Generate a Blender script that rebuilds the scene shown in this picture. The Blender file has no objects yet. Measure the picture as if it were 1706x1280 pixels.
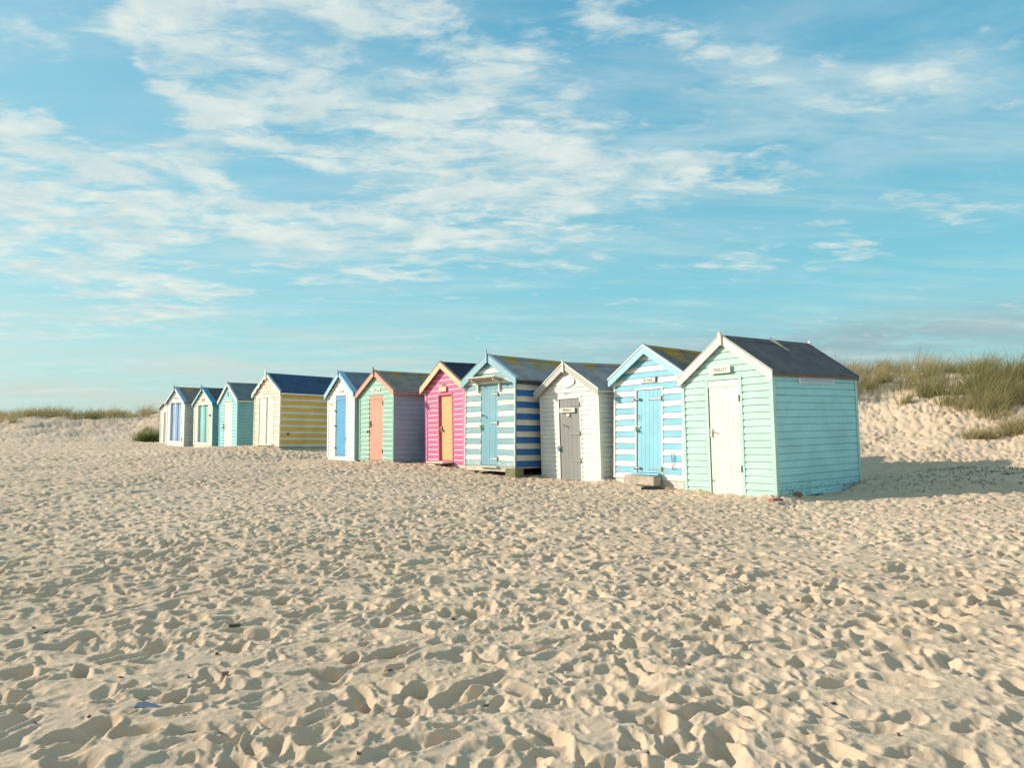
import bpy, math, random
import numpy as np
from mathutils import Matrix, Vector, Euler

random.seed(7); RNG = np.random.default_rng(11)
scene = bpy.context.scene
COL = scene.collection
R = math.radians

# ------------------------------------------------------------------ camera
CAM_H = 1.014
cam_d = bpy.data.cameras.new("camera")
cam = bpy.data.objects.new("camera", cam_d); COL.objects.link(cam)
cam_d.sensor_width = 36.0
cam_d.lens = 36.0 * 1237.7 / 1706.0
cam_d.clip_start = 0.05; cam_d.clip_end = 5000
cam.matrix_world = (Matrix.Translation((0, 0, CAM_H)) @ Euler((R(90 + 3.18), 0, 0)).to_matrix().to_4x4()
                    @ Matrix.Rotation(R(0.235), 4, 'Z'))
scene.camera = cam

# ------------------------------------------------------------------ light
SUN_EL, SUN_AZ = R(22.0), R(-79.0)      # azimuth from +Y towards +X
sd = Vector((math.sin(SUN_AZ) * math.cos(SUN_EL), math.cos(SUN_AZ) * math.cos(SUN_EL), math.sin(SUN_EL)))
sun_d = bpy.data.lights.new("sun", 'SUN'); sun = bpy.data.objects.new("sun", sun_d); COL.objects.link(sun)
sun_d.energy = 3.95; sun_d.angle = R(0.6); sun_d.color = (1.0, 0.885, 0.75)
sun.rotation_euler = sd.to_track_quat('Z', 'Y').to_euler()
scene.view_settings.view_transform = 'Standard'; scene.view_settings.look = 'None'
scene.view_settings.exposure = 0.52; scene.view_settings.gamma = 1.0
scene.view_settings.use_curve_mapping = False


# ------------------------------------------------------------------ node helpers
class NT:
    def __init__(s, tree): s.t = tree; s.n = tree.nodes; s.l = tree.links
    def new(s, typ, **kw):
        nd = s.n.new(typ)
        for k, v in kw.items(): setattr(nd, k, v)
        return nd
    def put(s, sock, v):
        if isinstance(v, bpy.types.NodeSocket): s.l.new(v, sock)
        elif v is not None: sock.default_value = v
    def math(s, op, a, b=None, c=None, clamp=False):
        nd = s.new('ShaderNodeMath', operation=op, use_clamp=clamp)
        s.put(nd.inputs[0], a)
        if b is not None: s.put(nd.inputs[1], b)
        if c is not None: s.put(nd.inputs[2], c)
        return nd.outputs[0]
    def vmath(s, op, a, b=None, scale=None):
        nd = s.new('ShaderNodeVectorMath', operation=op)
        s.put(nd.inputs[0], a)
        if b is not None: s.put(nd.inputs[1], b)
        if scale is not None: s.put(nd.inputs['Scale'], scale)
        return nd.outputs['Value'] if op in ('DOT_PRODUCT', 'LENGTH') else nd.outputs[0]
    def noise(s, vec, scale, detail=4, rough=0.5, dist=0.0):
        nd = s.new('ShaderNodeTexNoise'); s.put(nd.inputs['Vector'], vec)
        nd.inputs['Scale'].default_value = scale; nd.inputs['Detail'].default_value = detail
        nd.inputs['Roughness'].default_value = rough; nd.inputs['Distortion'].default_value = dist
        return nd.outputs['Fac']
    def smooth(s, v, lo, hi, a=0.0, b=1.0):
        nd = s.new('ShaderNodeMapRange', interpolation_type='SMOOTHSTEP'); s.put(nd.inputs['Value'], v)
        for i, x in zip((1, 2, 3, 4), (lo, hi, a, b)): s.put(nd.inputs[i], x)
        return nd.outputs[0]
    def mix(s, f, a, b, blend='MIX'):
        nd = s.new('ShaderNodeMix', data_type='RGBA', blend_type=blend)
        s.put(nd.inputs[0], f)
        for k, v in ((6, a), (7, b)):
            if isinstance(v, tuple) and len(v) == 3: v = (*v, 1)
            s.put(nd.inputs[k], v)
        return nd.outputs[2]
    def mapping(s, vec, scale=(1, 1, 1), loc=(0, 0, 0), rot=(0, 0, 0)):
        nd = s.new('ShaderNodeMapping'); s.put(nd.inputs[0], vec)
        nd.inputs['Location'].default_value = loc; nd.inputs['Rotation'].default_value = rot
        nd.inputs['Scale'].default_value = scale
        return nd.outputs[0]


def srgb(r, g, b):
    return tuple((c / 255 / 12.92) if c / 255 <= 0.04045 else ((c / 255 + 0.055) / 1.055) ** 2.4 for c in (r, g, b))


# ------------------------------------------------------------------ sky with drifting cloud
world = bpy.data.worlds.new("World"); scene.world = world; world.use_nodes = True
w = NT(world.node_tree); w.n.clear()
out = w.new('ShaderNodeOutputWorld'); bg = w.new('ShaderNodeBackground')
w.l.new(bg.outputs[0], out.inputs[0])
sky = w.new('ShaderNodeTexSky', sky_type='NISHITA')
sky.sun_disc = False; sky.sun_elevation = SUN_EL; sky.sun_rotation = SUN_AZ
sky.air_density = 1.0; sky.dust_density = 1.2; sky.ozone_density = 1.6
SKY_STRENGTH = 0.15
tc = w.new('ShaderNodeTexCoord'); d = tc.outputs['Generated']
sep = w.new('ShaderNodeSeparateXYZ'); w.l.new(d, sep.inputs[0])
dx, dy, dz = sep.outputs
zc = w.math('MAXIMUM', dz, 0.0)
inv = w.math('DIVIDE', 1.0, w.math('ADD', zc, 0.09))
plane = w.new('ShaderNodeCombineXYZ')
w.l.new(w.math('MULTIPLY', dx, inv), plane.inputs[0]); w.l.new(w.math('MULTIPLY', dy, inv), plane.inputs[1])
P = plane.outputs[0]
ang = w.new('ShaderNodeCombineXYZ')             # bearing and elevation, for where the cloud banks lie
w.l.new(w.math('ARCTAN2', dx, dy), ang.inputs[0]); w.l.new(w.math('ARCSINE', dz), ang.inputs[1])
warp = w.new('ShaderNodeTexNoise'); w.l.new(P, warp.inputs['Vector']); warp.inputs['Scale'].default_value = 1.5
warp.inputs['Detail'].default_value = 3
A = w.vmath('ADD', ang.outputs[0], w.vmath('MULTIPLY', w.vmath('SUBTRACT', warp.outputs['Color'], (0.5, 0.5, 0.5)), (0.12, 0.05, 0.0)))
BANKS = [  # bearing, elevation, half widths (degrees), weight, slant
 (310, 25, 115, 55, 1.0, 0), (300, 92, 50, 30, .8, 0), (540, 165, 180, 50, .9, 0), (560, 220, 200, 36, .8, 0), (850, 190, 150, 70, .7, 0),
 (600, 14, 150, 26, .8, 0), (860, 30, 150, 45, .55, 0), (70, 245, 140, 52, 1.0, 0), (120, 320, 160, 36, 1.1, 0), (330, 315, 80, 42, .55, 0),
 (325, 246, 60, 26, .6, 0), (115, 395, 190, 34, 1.05, 0), (60, 440, 130, 20, .95, 0), (230, 482, 160, 13, .95, 0), (250, 527, 130, 10, .85, 0),
 (80, 545, 160, 11, .5, 0), (640, 385, 180, 42, .85, 0), (440, 365, 80, 26, .7, 0), (600, 463, 150, 10, .6, 0), (920, 415, 100, 25, .5, 0),
 (900, 292, 250, 40, .7, 0), (1180, 270, 170, 26, .55, 0), (1380, 110, 240, 45, .30, .25), (1640, 90, 200, 60, .26, 0), (1100, 60, 90, 40, .4, 0),
 (1520, 340, 230, 16, .33, .3), (1320, 420, 150, 13, .55, 0), (60, 30, 90, 30, .4, 0), (850, 345, 150, 26, .4, 0),
]
acc = None
for cx, cy, rx, ry, wt, sl in BANKS:
    u = (cx - 853) / 1237.7; v = (707 - cy) / 1237.7
    az = math.atan(u); el = math.atan(v * math.cos(az))
    sx = rx / 1237.7 * math.cos(az) ** 2 * 1.15; sy = (ry + 6) / 1237.7 * math.cos(az) * 1.2
    q = w.mapping(A, scale=(1, 1, 0), loc=(-az, -el, 0))
    q = w.mapping(q, scale=(1 / sx, 1 / sy, 0), rot=(0, 0, -sl))
    e = w.vmath('DOT_PRODUCT', q, q)
    e = w.math('EXPONENT', w.math('MULTIPLY', w.math('MULTIPLY', e, e), -0.7))
    acc = w.math('MULTIPLY_ADD', e, wt, 0.0 if acc is None else acc)
# loose cloud added out of frame, its cover set to neutralise ambient light
behind = w.math('MAXIMUM', w.smooth(dy, 0.35, 0.0), w.smooth(dz, 0.56, 0.72))
acc = w.math('MAXIMUM', acc, w.math('MULTIPLY', behind, 0.66))
acc = w.math('MINIMUM', acc, 0.92)
Ps = w.mapping(P, scale=(0.75, 1.0, 1.0), rot=(0, 0, R(10)))
n1 = w.noise(Ps, 4.8, 13, 0.60, 0.3)
n2 = w.noise(w.mapping(P, loc=(3.1, 7.7, 0), scale=(0.6, 1.1, 1)), 12.0, 9, 0.62, 0.4)
n = w.math('MULTIPLY_ADD', w.math('ADD', w.math('MULTIPLY', n1, 0.62), w.math('MULTIPLY', n2, 0.38)), 1.9, -0.45)
dens = w.math('ADD', w.math('MULTIPLY', acc, 0.365), n)
cov = w.smooth(dens, 0.60, 0.96)
thin = w.smooth(w.noise(w.mapping(P, scale=(0.3, 1.3, 1), rot=(0, 0, R(-25))), 2.2, 10, 0.62, 0.5), 0.40, 0.80, 0.0, 0.50)
cov = w.math('SUBTRACT', w.math('ADD', cov, thin), w.math('MULTIPLY', cov, thin))
hor = w.smooth(dz, 0.16, 0.0, 0.0, 0.45)                # pale low haze towards the horizon
low_n = w.smooth(w.noise(w.mapping(ang.outputs[0], scale=(2.0, 22.0, 1)), 2.2, 6, 0.6, 0.3), 0.38, 0.68)
lowb = w.math('MULTIPLY', w.math('MULTIPLY', low_n, w.smooth(dz, 0.19, 0.05)), 0.85)
skyc = w.mix(1.0, sky.outputs[0], (0.72 * SKY_STRENGTH, 1.0 * SKY_STRENGTH, 0.92 * SKY_STRENGTH), 'MULTIPLY')
shade = w.noise(w.mapping(P, loc=(1.7, 0.3, 0)), 4.2, 8, 0.6, 0.4)
EV = 2 ** -0.45
def se(*c): return tuple(x * EV for x in srgb(*c))
ccol = w.mix(w.smooth(shade, 0.3, 0.7), se(200, 218, 218), se(232, 238, 230))
ramp = w.new('ShaderNodeValToRGB'); w.l.new(w.math('MULTIPLY', dz, 1.6), ramp.inputs[0])
els = ramp.color_ramp.elements; els[0].position = 0.0; els[0].color = (*se(172, 206, 206), 1); els[1].position = 1.0; els[1].color = (*se(76, 154, 194), 1)
for p_, c_ in ((0.14, (148, 207, 214)), (0.30, (126, 199, 214)), (0.52, (106, 184, 208)), (0.75, (92, 172, 204))):
    e_ = els.new(p_); e_.color = (*se(*c_), 1)
side = w.smooth(dx, 0.15, -0.65, 0.0, 0.32)             # paler towards the sun
rampc = w.mix(side, ramp.outputs[0], se(184, 216, 222))
skyc = w.mix(0.82, skyc, rampc)
c1 = w.mix(w.math('MULTIPLY', hor, 0.6), skyc, se(190, 214, 208))
grey = w.mix(w.smooth(dx, -0.35, 0.35), se(204, 215, 207), se(158, 193, 201))
c2 = w.mix(lowb, c1, grey)
def bank(cx, cy, rx, ry):
    u = (cx - 853) / 1237.7; v = (707 - cy) / 1237.7; az = math.atan(u); el = math.atan(v * math.cos(az))
    q = w.mapping(w.mapping(A, scale=(1, 1, 0), loc=(-az, -el, 0)), scale=(1237.7 / rx, 1237.7 / ry, 0)); e = w.vmath('DOT_PRODUCT', q, q)
    return w.math('EXPONENT', w.math('MULTIPLY', e, -1.0))
veil = w.math('MAXIMUM', bank(1360, 140, 420, 120), w.math('MULTIPLY', bank(1050, 240, 300, 110), 0.9))
veil = w.math('MAXIMUM', veil, w.math('MULTIPLY', bank(620, 400, 420, 60), 0.7))
vn = w.smooth(w.noise(w.mapping(P, scale=(0.7, 1.3, 1), rot=(0, 0, R(-18)), loc=(4.0, 1.0, 0)), 2.6, 11, 0.60, 0.5), 0.33, 0.72)
c2 = w.mix(w.math('MULTIPLY', w.math('MULTIPLY', veil, vn), 0.72, clamp=True), c2, se(205, 224, 226))
gb_ = w.math('ADD', bank(1600, 545, 260, 34), w.math('MULTIPLY', bank(1180, 585, 260, 24), 0.8))
gn = w.smooth(w.noise(w.mapping(ang.outputs[0], scale=(5.0, 22.0, 1)), 2.6, 7, 0.6, 0.3), 0.26, 0.55)
c2 = w.mix(w.math('MULTIPLY', w.math('MULTIPLY', gb_, gn), 1.0, clamp=True), c2, se(152, 184, 192))
c3 = w.mix(w.math('MULTIPLY', cov, 0.88), c2, ccol)
w.l.new(c3, bg.inputs[0]); bg.inputs[1].default_value = 1.0
world.cycles.sampling_method = 'MANUAL'; world.cycles.sample_map_resolution = 512


# ------------------------------------------------------------------ materials
MATS = {}
def bsdf_mat(name):
    m = bpy.data.materials.new(name); m.use_nodes = True
    t = NT(m.node_tree); b = t.n.get('Principled BSDF')
    return m, t, b

def paint(rgb, grain='h', wear=0.25, rough=0.55, wood=(0.34, 0.29, 0.23), dirt=0.25, seedv=0.0):
    """weathered exterior paint on timber; grain runs along horizontal ('h') or upright ('v') boards"""
    key = ('paint', rgb, grain, wear, rough, dirt)
    if key in MATS: return MATS[key]
    m, t, b = bsdf_mat("painted_timber")
    tc = t.new('ShaderNodeTexCoord'); o = tc.outputs['Object']
    info = t.new('ShaderNodeObjectInfo')
    o = t.vmath('ADD', o, t.vmath('SCALE', (13.0, 7.0, 5.0), scale=info.outputs['Random']))
    gs = (3, 3, 70) if grain == 'h' else (70, 70, 3)
    g = t.noise(t.mapping(o, scale=gs), 1.0, 5, 0.6)
    broad = t.noise(o, 2.2, 5, 0.6)
    c = t.mix(t.smooth(broad, 0.3, 0.75), tuple(x * 0.88 for x in rgb), tuple(min(0.86, x * 1.06) for x in rgb))
    c = t.mix(t.smooth(g, 0.62, 0.8, 0, 0.22), c, tuple(x * 0.7 for x in rgb))
    spots = t.noise(t.mapping(o, scale=(5, 5, 16) if grain == 'h' else (16, 16, 4)), 2.4, 8, 0.68)
    c = t.mix(t.smooth(spots, 0.60, 0.74, 0, dirt), c, (0.36, 0.33, 0.27))
    flake = t.noise(t.mapping(o, scale=(6, 6, 24) if grain == 'h' else (24, 24, 5)), 2.0, 10, 0.72, 0.4)
    run = t.noise(t.mapping(o, scale=(16, 16, 1.1)), 1.0, 5, 0.65)          # rain and rust runs down the face
    c = t.mix(t.smooth(run, 0.60, 0.80, 0, 0.22 + 0.4 * dirt), c, (0.42, 0.33, 0.22))
    sp_ = t.new('ShaderNodeSeparateXYZ'); t.l.new(tc.outputs['Object'], sp_.inputs[0])
    foot = t.smooth(sp_.outputs[2], 0.5, 0.0, 0.0, 0.10 * min(1.0, wear * 2.2))
    f = t.smooth(t.math('ADD', flake, foot), 0.735 - 0.13 * wear, 0.75 - 0.13 * wear)
    c = t.mix(f, c, wood)
    t.put(b.inputs['Base Color'], c)
    t.put(b.inputs['Roughness'], t.math('ADD', t.math('MULTIPLY', f, 0.3), rough))
    b.inputs['Specular IOR Level'].default_value = 0.35
    bp = t.new('ShaderNodeBump'); bp.inputs['Strength'].default_value = 0.35; bp.inputs['Distance'].default_value = 0.004
    t.put(bp.inputs['Height'], t.math('SUBTRACT', g, t.math('MULTIPLY', f, 0.5))); t.l.new(bp.outputs[0], b.inputs['Normal'])
    MATS[key] = m; return m

def felt(rgb, lichen=0.0, shingle=False):
    key = ('felt', rgb, lichen, shingle)
    if key in MATS: return MATS[key]
    m, t, b = bsdf_mat("roofing_felt"); m.name = "roof_shingles" if shingle else "roofing_felt"
    tc = t.new('ShaderNodeTexCoord'); o = tc.outputs['Object']
    n_ = t.noise(o, 3.0, 8, 0.65); f_ = t.noise(o, 90.0, 4, 0.6)
    c = t.mix(t.smooth(n_, 0.3, 0.7), tuple(x * 0.75 for x in rgb), tuple(x * 1.3 for x in rgb))
    c = t.mix(t.smooth(f_, 0.4, 0.7, 0, 0.45), c, tuple(x * 1.7 for x in rgb))
    streak = t.noise(t.mapping(o, scale=(1.2, 9, 1.2)), 1.4, 6, 0.6)
    c = t.mix(t.smooth(streak, 0.52, 0.72, 0, 0.35), c, (0.20, 0.17, 0.14))
    if lichen > 0:
        l1 = t.noise(t.mapping(o, scale=(1.0, 1.3, 1.0)), 1.9, 3, 0.6, 0.4); l2 = t.noise(t.mapping(o, scale=(3, 9, 3)), 5.0, 8, 0.7)
        sp = t.new('ShaderNodeSeparateXYZ'); t.l.new(tc.outputs['Object'], sp.inputs[0])
        hi = t.math('MULTIPLY', t.math('SUBTRACT', sp.outputs[2], 2.2), 0.35)      # grows along the ridge
        s_ = t.math('ADD', t.math('ADD', t.math('MULTIPLY', l1, 0.45), t.math('MULTIPLY', l2, 0.55)), hi)
        c = t.mix(t.smooth(s_, 0.635 - 0.12 * lichen, 0.72 - 0.12 * lichen), c, (0.46, 0.27, 0.05))
    t.put(b.inputs['Base Color'], c); b.inputs['Roughness'].default_value = 0.9; b.inputs['Specular IOR Level'].default_value = 0.2
    bp = t.new('ShaderNodeBump'); bp.inputs['Strength'].default_value = 0.5; bp.inputs['Distance'].default_value = 0.006
    t.put(bp.inputs['Height'], t.math('ADD', n_, t.math('MULTIPLY', f_, 0.5))); t.l.new(bp.outputs[0], b.inputs['Normal'])
    MATS[key] = m; return m

def plain(name, rgb, rough=0.6, metal=0.0, var=0.25, scale=12.0):
    key = (name, rgb, rough, metal)
    if key in MATS: return MATS[key]
    m, t, b = bsdf_mat(name)
    tc = t.new('ShaderNodeTexCoord'); n_ = t.noise(tc.outputs['Object'], scale, 6, 0.65)
    t.put(b.inputs['Base Color'], t.mix(t.smooth(n_, 0.25, 0.75), tuple(x * (1 - var) for x in rgb), tuple(min(0.9, x * (1 + var)) for x in rgb)))
    b.inputs['Roughness'].default_value = rough; b.inputs['Metallic'].default_value = metal
    bp = t.new('ShaderNodeBump'); bp.inputs['Strength'].default_value = 0.4; bp.inputs['Distance'].default_value = 0.004
    t.put(bp.inputs['Height'], n_); t.l.new(bp.outputs[0], b.inputs['Normal'])
    MATS[key] = m; return m

STEEL = plain("weathered_steel", (0.30, 0.29, 0.27), 0.5, 0.6)
RUST = plain("rusty_iron", (0.16, 0.10, 0.07), 0.8, 0.2)
LETTER = plain("letter_paint", (0.20, 0.20, 0.19), 0.6)
RAWWOOD = plain("bare_weathered_timber", (0.42, 0.35, 0.27), 0.85, 0.0, 0.3, 9)
DARKWOOD = plain("damp_dark_timber", (0.10, 0.075, 0.055), 0.9, 0.0, 0.3, 9)
BRICK = plain("red_brick", (0.33, 0.13, 0.10), 0.85, 0.0, 0.25, 20)
GLASS = plain("window_pane", (0.34, 0.42, 0.52), 0.12, 0.0, 0.1, 3)

def sand_material():
    m, t, b = bsdf_mat("dry_sand")
    tc = t.new('ShaderNodeTexCoord'); o = tc.outputs['Object']
    a = t.noise(o, 0.35, 4, 0.5); m_ = t.noise(o, 3.3, 6, 0.6); f_ = t.noise(o, 42.0, 6, 0.7); g = t.noise(o, 420.0, 3, 0.6)
    c = t.mix(t.smooth(a, 0.3, 0.7), (0.565, 0.425, 0.298), (0.625, 0.478, 0.34))
    c = t.mix(t.smooth(m_, 0.50, 0.78, 0, 0.55), c, (0.54, 0.375, 0.235))
    c = t.mix(t.smooth(f_, 0.60, 0.80, 0, 0.45), c, (0.40, 0.27, 0.16))
    c = t.mix(t.smooth(g, 0.56, 0.76, 0, 0.40), c, (0.33, 0.24, 0.16))
    c = t.mix(t.smooth(g, 0.42, 0.26, 0, 0.30), c, (0.80, 0.68, 0.52))
    t.put(b.inputs['Base Color'], c); b.inputs['Roughness'].default_value = 0.95; b.inputs['Specular IOR Level'].default_value = 0.15
    bp = t.new('ShaderNodeBump'); bp.inputs['Strength'].default_value = 0.7; bp.inputs['Distance'].default_value = 0.009
    t.put(bp.inputs['Height'], t.math('ADD', t.math('MULTIPLY', f_, 0.8), t.math('MULTIPLY', g, 0.25))); t.l.new(bp.outputs[0], b.inputs['Normal'])
    return m
SAND = sand_material()


# ------------------------------------------------------------------ tagging and mesh helpers
def tag(o, label=None, cat=None, group=None, kind=None):
    if label: o['label'] = label
    if cat: o['category'] = cat
    if group: o['group'] = group
    if kind: o['kind'] = kind
    return o

def empty(name, mat4, label, cat, group=None):
    o = bpy.data.objects.new(name, None); COL.objects.link(o); o.matrix_world = mat4
    o.empty_display_size = 0.2
    return tag(o, label, cat, group)

class MB:
    """collects faces for ONE mesh object"""
    def __init__(s): s.v = []; s.f = []; s.m = []; s.mats = []
    def mi(s, mat):
        if mat not in s.mats: s.mats.append(mat)
        return s.mats.index(mat)
    def poly(s, pts, mat):
        i = len(s.v); s.v += [tuple(p) for p in pts]; s.f.append(tuple(range(i, i + len(pts)))); s.m.append(s.mi(mat))
    def prism(s, pts, vec, mat):
        """closed prism: flat outline pts swept by vec"""
        vec = Vector(vec); a = [Vector(p) for p in pts]; bq = [p + vec for p in a]
        s.poly(a, mat); s.poly(bq[::-1], mat)
        for i in range(len(a)):
            j = (i + 1) % len(a); s.poly([a[j], a[i], bq[i], bq[j]], mat)
    def box(s, x0, x1, y0, y1, z0, z1, mat, bev=0.0):
        if bev <= 0:
            s.prism([(x0, y0, z0), (x1, y0, z0), (x1, y1, z0), (x0, y1, z0)], (0, 0, z1 - z0), mat); return
        c = bev
        def ring(z, i): return [(x0 + c * (1 - i) + (0 if i else 0), y0 + c * (1 - i), z), (x1 - c * (1 - i), y0 + c * (1 - i), z),
                                (x1 - c * (1 - i), y1 - c * (1 - i), z), (x0 + c * (1 - i), y1 - c * (1 - i), z)]
        rs = [ring(z0, 0), ring(z0 + c, 1), ring(z1 - c, 1), ring(z1, 0)]
        s.poly(rs[0][::-1], mat); s.poly(rs[3], mat)
        for a, bq in zip(rs, rs[1:]):
            for i in range(4):
                j = (i + 1) % 4; s.poly([a[i], a[j], bq[j], bq[i]], mat)
    def tube(s, pts, r, mat, n=8, r_end=None):
        pts = [Vector(p) for p in pts]; rings = []
        for k, p in enumerate(pts):
            tdir = (pts[min(k + 1, len(pts) - 1)] - pts[max(k - 1, 0)]).normalized()
            q = tdir.to_track_quat('Z', 'Y'); rr = r if r_end is None else r + (r_end - r) * k / (len(pts) - 1)
            rings.append([p + q @ Vector((math.cos(2 * math.pi * i / n) * rr, math.sin(2 * math.pi * i / n) * rr, 0)) for i in range(n)])
        s.poly(rings[0][::-1], mat); s.poly(rings[-1], mat)
        for a, bq in zip(rings, rings[1:]):
            for i in range(n):
                j = (i + 1) % n; s.poly([a[i], a[j], bq[j], bq[i]], mat)
    def build(s, name, parent=None, smooth=False, label=None):
        me = bpy.data.meshes.new(name); me.from_pydata(s.v, [], s.f)
        for m in s.mats: me.materials.append(m)
        me.polygons.foreach_set('material_index', s.m)
        if smooth: me.polygons.foreach_set('use_smooth', [True] * len(s.f))
        me.update()
        o = bpy.data.objects.new(name, me); COL.objects.link(o)
        if parent: o.parent = parent
        if label: o['label'] = label
        return o


# ------------------------------------------------------------------ ground heights
def vnoise(x, y, seed):
    """smooth lattice noise in -1..1"""
    r = np.random.default_rng(seed); N = 256; tab = r.uniform(-1, 1, (N, N))
    xi = np.floor(x).astype(int); yi = np.floor(y).astype(int); fx = x - xi; fy = y - yi
    fx = fx * fx * fx * (fx * (fx * 6 - 15) + 10); fy = fy * fy * fy * (fy * (fy * 6 - 15) + 10)
    a = tab[xi % N, yi % N]; b_ = tab[(xi + 1) % N, yi % N]; c = tab[xi % N, (yi + 1) % N]; d_ = tab[(xi + 1) % N, (yi + 1) % N]
    return (a * (1 - fx) + b_ * fx) * (1 - fy) + (c * (1 - fx) + d_ * fx) * fy

def fbm(x, y, s, octv=4, seed=1, gain=0.5):
    r = 0; a = 1; x = x / s; y = y / s
    for k in range(octv):
        ca, sa = math.cos(0.7 * k), math.sin(0.7 * k)
        r = r + a * vnoise(x * ca - y * sa, x * sa + y * ca, seed + k); a *= gain; x = x * 2.03; y = y * 2.03
    return r

def sstep(v, a, b_):
    t = np.clip((v - a) / (b_ - a), 0, 1); return t * t * (3 - 2 * t)

ANCH = np.array([(0, 0, 0), (-4, 3, 0), (4, 3, 0), (0, 6, 0), (-6, 8, 0), (6, 7, 0), (1, 10, -.05), (-3, 12, -.03), (3.5, 10.5, -.15), (8, 8, -.03),
    (2.7, 12.3, -.17), (4.2, 11.4, -.19), (5.6, 13.2, -.21), (2.2, 14.0, -.24), (2.7, 13.4, -.22), (1.9, 15, -.18), (.6, 15.6, -.17), (-.5, 17.0, -.14), (-1.0, 17.6, -.12), (.3, 16.2, -.15), (-2.0, 18.9, -.14), (-1.4, 18.6, -.14), (-1.9, 19.6, -.13), (-3.8, 21, -.03), (-3.2, 20.2, -.02), 
    (-2.6, 19.6, -.03), (-5.2, 22.8, -.16), (-4.6, 22.2, -.14), (-7.5, 27.2, .06), (-9, 27.2, .16), (-10.2, 28.6, .16), (-11.9, 31, -.11), (-13.8, 33.2, -.07), (-15.8, 35, -.08), (-17.2, 37, .02),
    (7.6, 12.0, .0), (8.0, 13.6, .2), (9.5, 13.0, .2), (9, 10, -.05), (-10, 20, -.02), (-20, 30, 0.0)])
FOOT = [(3.656, 12.548, 1.83, 2.5, -53.5), (2.639, 14.45, 1.84, 2.4, -55), (1.283, 16.145, 1.98, 2.4, -55.3), 
        (-3.833, 21.11, 1.93, 2.5, -50.8), (-9.0, 27.4, 1.96, 2.6, -44.8), (-11.86, 31.16, 1.9, 2.6, -47.4)]
def base_height(x, y):
    num = 0; den = 0.02
    for ax, ay, az in ANCH:
        wg = np.exp(-((x - ax) ** 2 + (y - ay) ** 2) / (2 * 1.5 ** 2)); num = num + wg * az; den = den + wg
    h = num / den
    r = np.hypot(x, y)
    h = h + 0.035 * fbm(x, y, 2.4, 3, 21) * sstep(r, 3, 8) * (1 - 0.6 * np.exp(-((x - 4) ** 2 + (y - 12) ** 2) / 18))
    h = h + 0.11 * np.exp(-(((x - 8.0) / 1.3) ** 2 + ((y - 13.3) / 0.9) ** 2)) + 0.10 * np.exp(-(((x - 9.6) / 1.5) ** 2 + ((y - 12.6) / 1.0) ** 2))
    for hx, hy, hw, hl, hyaw in FOOT:                # sand drifted up against the hut walls
        c, sn = math.cos(R(hyaw)), math.sin(R(hyaw)); lx = (x - hx) * c + (y - hy) * sn; ly = -(x - hx) * sn + (y - hy) * c - hl / 2
        dd = np.hypot(np.maximum(np.abs(lx) - hw / 2, 0), np.maximum(np.abs(ly) - hl / 2, 0))
        h = h + 0.07 * np.exp(-dd / 0.26) * np.clip(0.45 + 0.9 * fbm(x, y, 0.7, 2, 15), 0, 1.3)
    # right-hand dune behind the row
    s = (x - 10) * .785 + (y - 16) * .62 + 0.7 * fbm(x, y, 5.0, 3, 31)
    dune = (2.6 - 0.45 * sstep(x, 12.5, 16)) * sstep(s, -2.9, 7.5) * (1 - 0.5 * sstep(s, 9, 20)) * (1 + 0.12 * fbm(x, y, 4.0, 3, 35)) + 0.05 * fbm(x, y, 0.9, 3, 37) * sstep(s, -3, 0)
    dune = dune * sstep(x, -14, 2) * (1 - sstep(r, 60, 110))
    # left-hand dune beyond the far end of the row
    yy = y + 2.2 * fbm(x, y, 9.0, 3, 41)
    d2 = 1.50 * sstep(yy, 38, 54) * (1 - 0.7 * sstep(yy, 57, 75)) * (1 + 0.30 * fbm(x, y, 5.0, 4, 44)) + 0.10 * fbm(x, y, 1.6, 3, 47) * sstep(yy, 36, 44)
    d2 = d2 * sstep(-x, 6, 20) * (1 - sstep(-x, 75, 110))
    return h + np.maximum(dune, d2)

def footprint_tile(T=16.0, N=1400):
    """trampled dry sand: thousands of overlapping hollows stamped one after another, then slumped to rest"""
    H = np.zeros((N, N)); c = T / N; r = np.random.default_rng(5); X = np.arange(N)
    n_st = int(T * T * 52)
    for k in range(n_st):
        cx, cy = r.uniform(0, T, 2); a = r.normal(0.6, 0.9) if r.random() < 0.65 else r.uniform(0, math.pi)
        big = r.random() < 0.62
        L = r.uniform(.058, .115) if big else r.uniform(.03, .055); Wd = L * r.uniform(.42, .72)
        dep = (r.uniform(.014, .036) if big else r.uniform(.006, .015))
        rad = int(2.3 * L / c) + 2
        ii = (int(cx / c) + np.arange(-rad, rad + 1)); jj = (int(cy / c) + np.arange(-rad, rad + 1))
        gx, gy = np.meshgrid(ii * c - cx, jj * c - cy, indexing='ij')
        u = (gx * math.cos(a) + gy * math.sin(a)) / L; v = (-gx * math.sin(a) + gy * math.cos(a)) / Wd
        u = u + 0.25 * v * v * r.uniform(-1, 1)
        q = np.sqrt(u * u + v * v)
        hol = np.clip(1.0 - q ** 3, 0, 1)
        rim = np.exp(-((q - 1.16) / 0.17) ** 2) * (0.55 + 0.45 * np.sign(r.uniform(-1, 1)) * u / np.maximum(q, .3))
        ix = np.ix_(ii % N, jj % N); old = H[ix]
        m = float(old[rad, rad])
        H[ix] = old * (1 - 0.62 * hol) + 0.3 * m * hol - dep * hol + 0.40 * dep * rim
    # slump anything steeper than the angle of repose
    lim = math.tan(R(37)) * c
    for it in range(10):
        for ax in (0, 1):
            dlt = np.roll(H, -1, ax) - H; ex = np.sign(dlt) * np.maximum(np.abs(dlt) - lim, 0) * 0.25
            H += ex; H -= np.roll(ex, 1, ax)
    H -= H.mean(); return H
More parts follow.
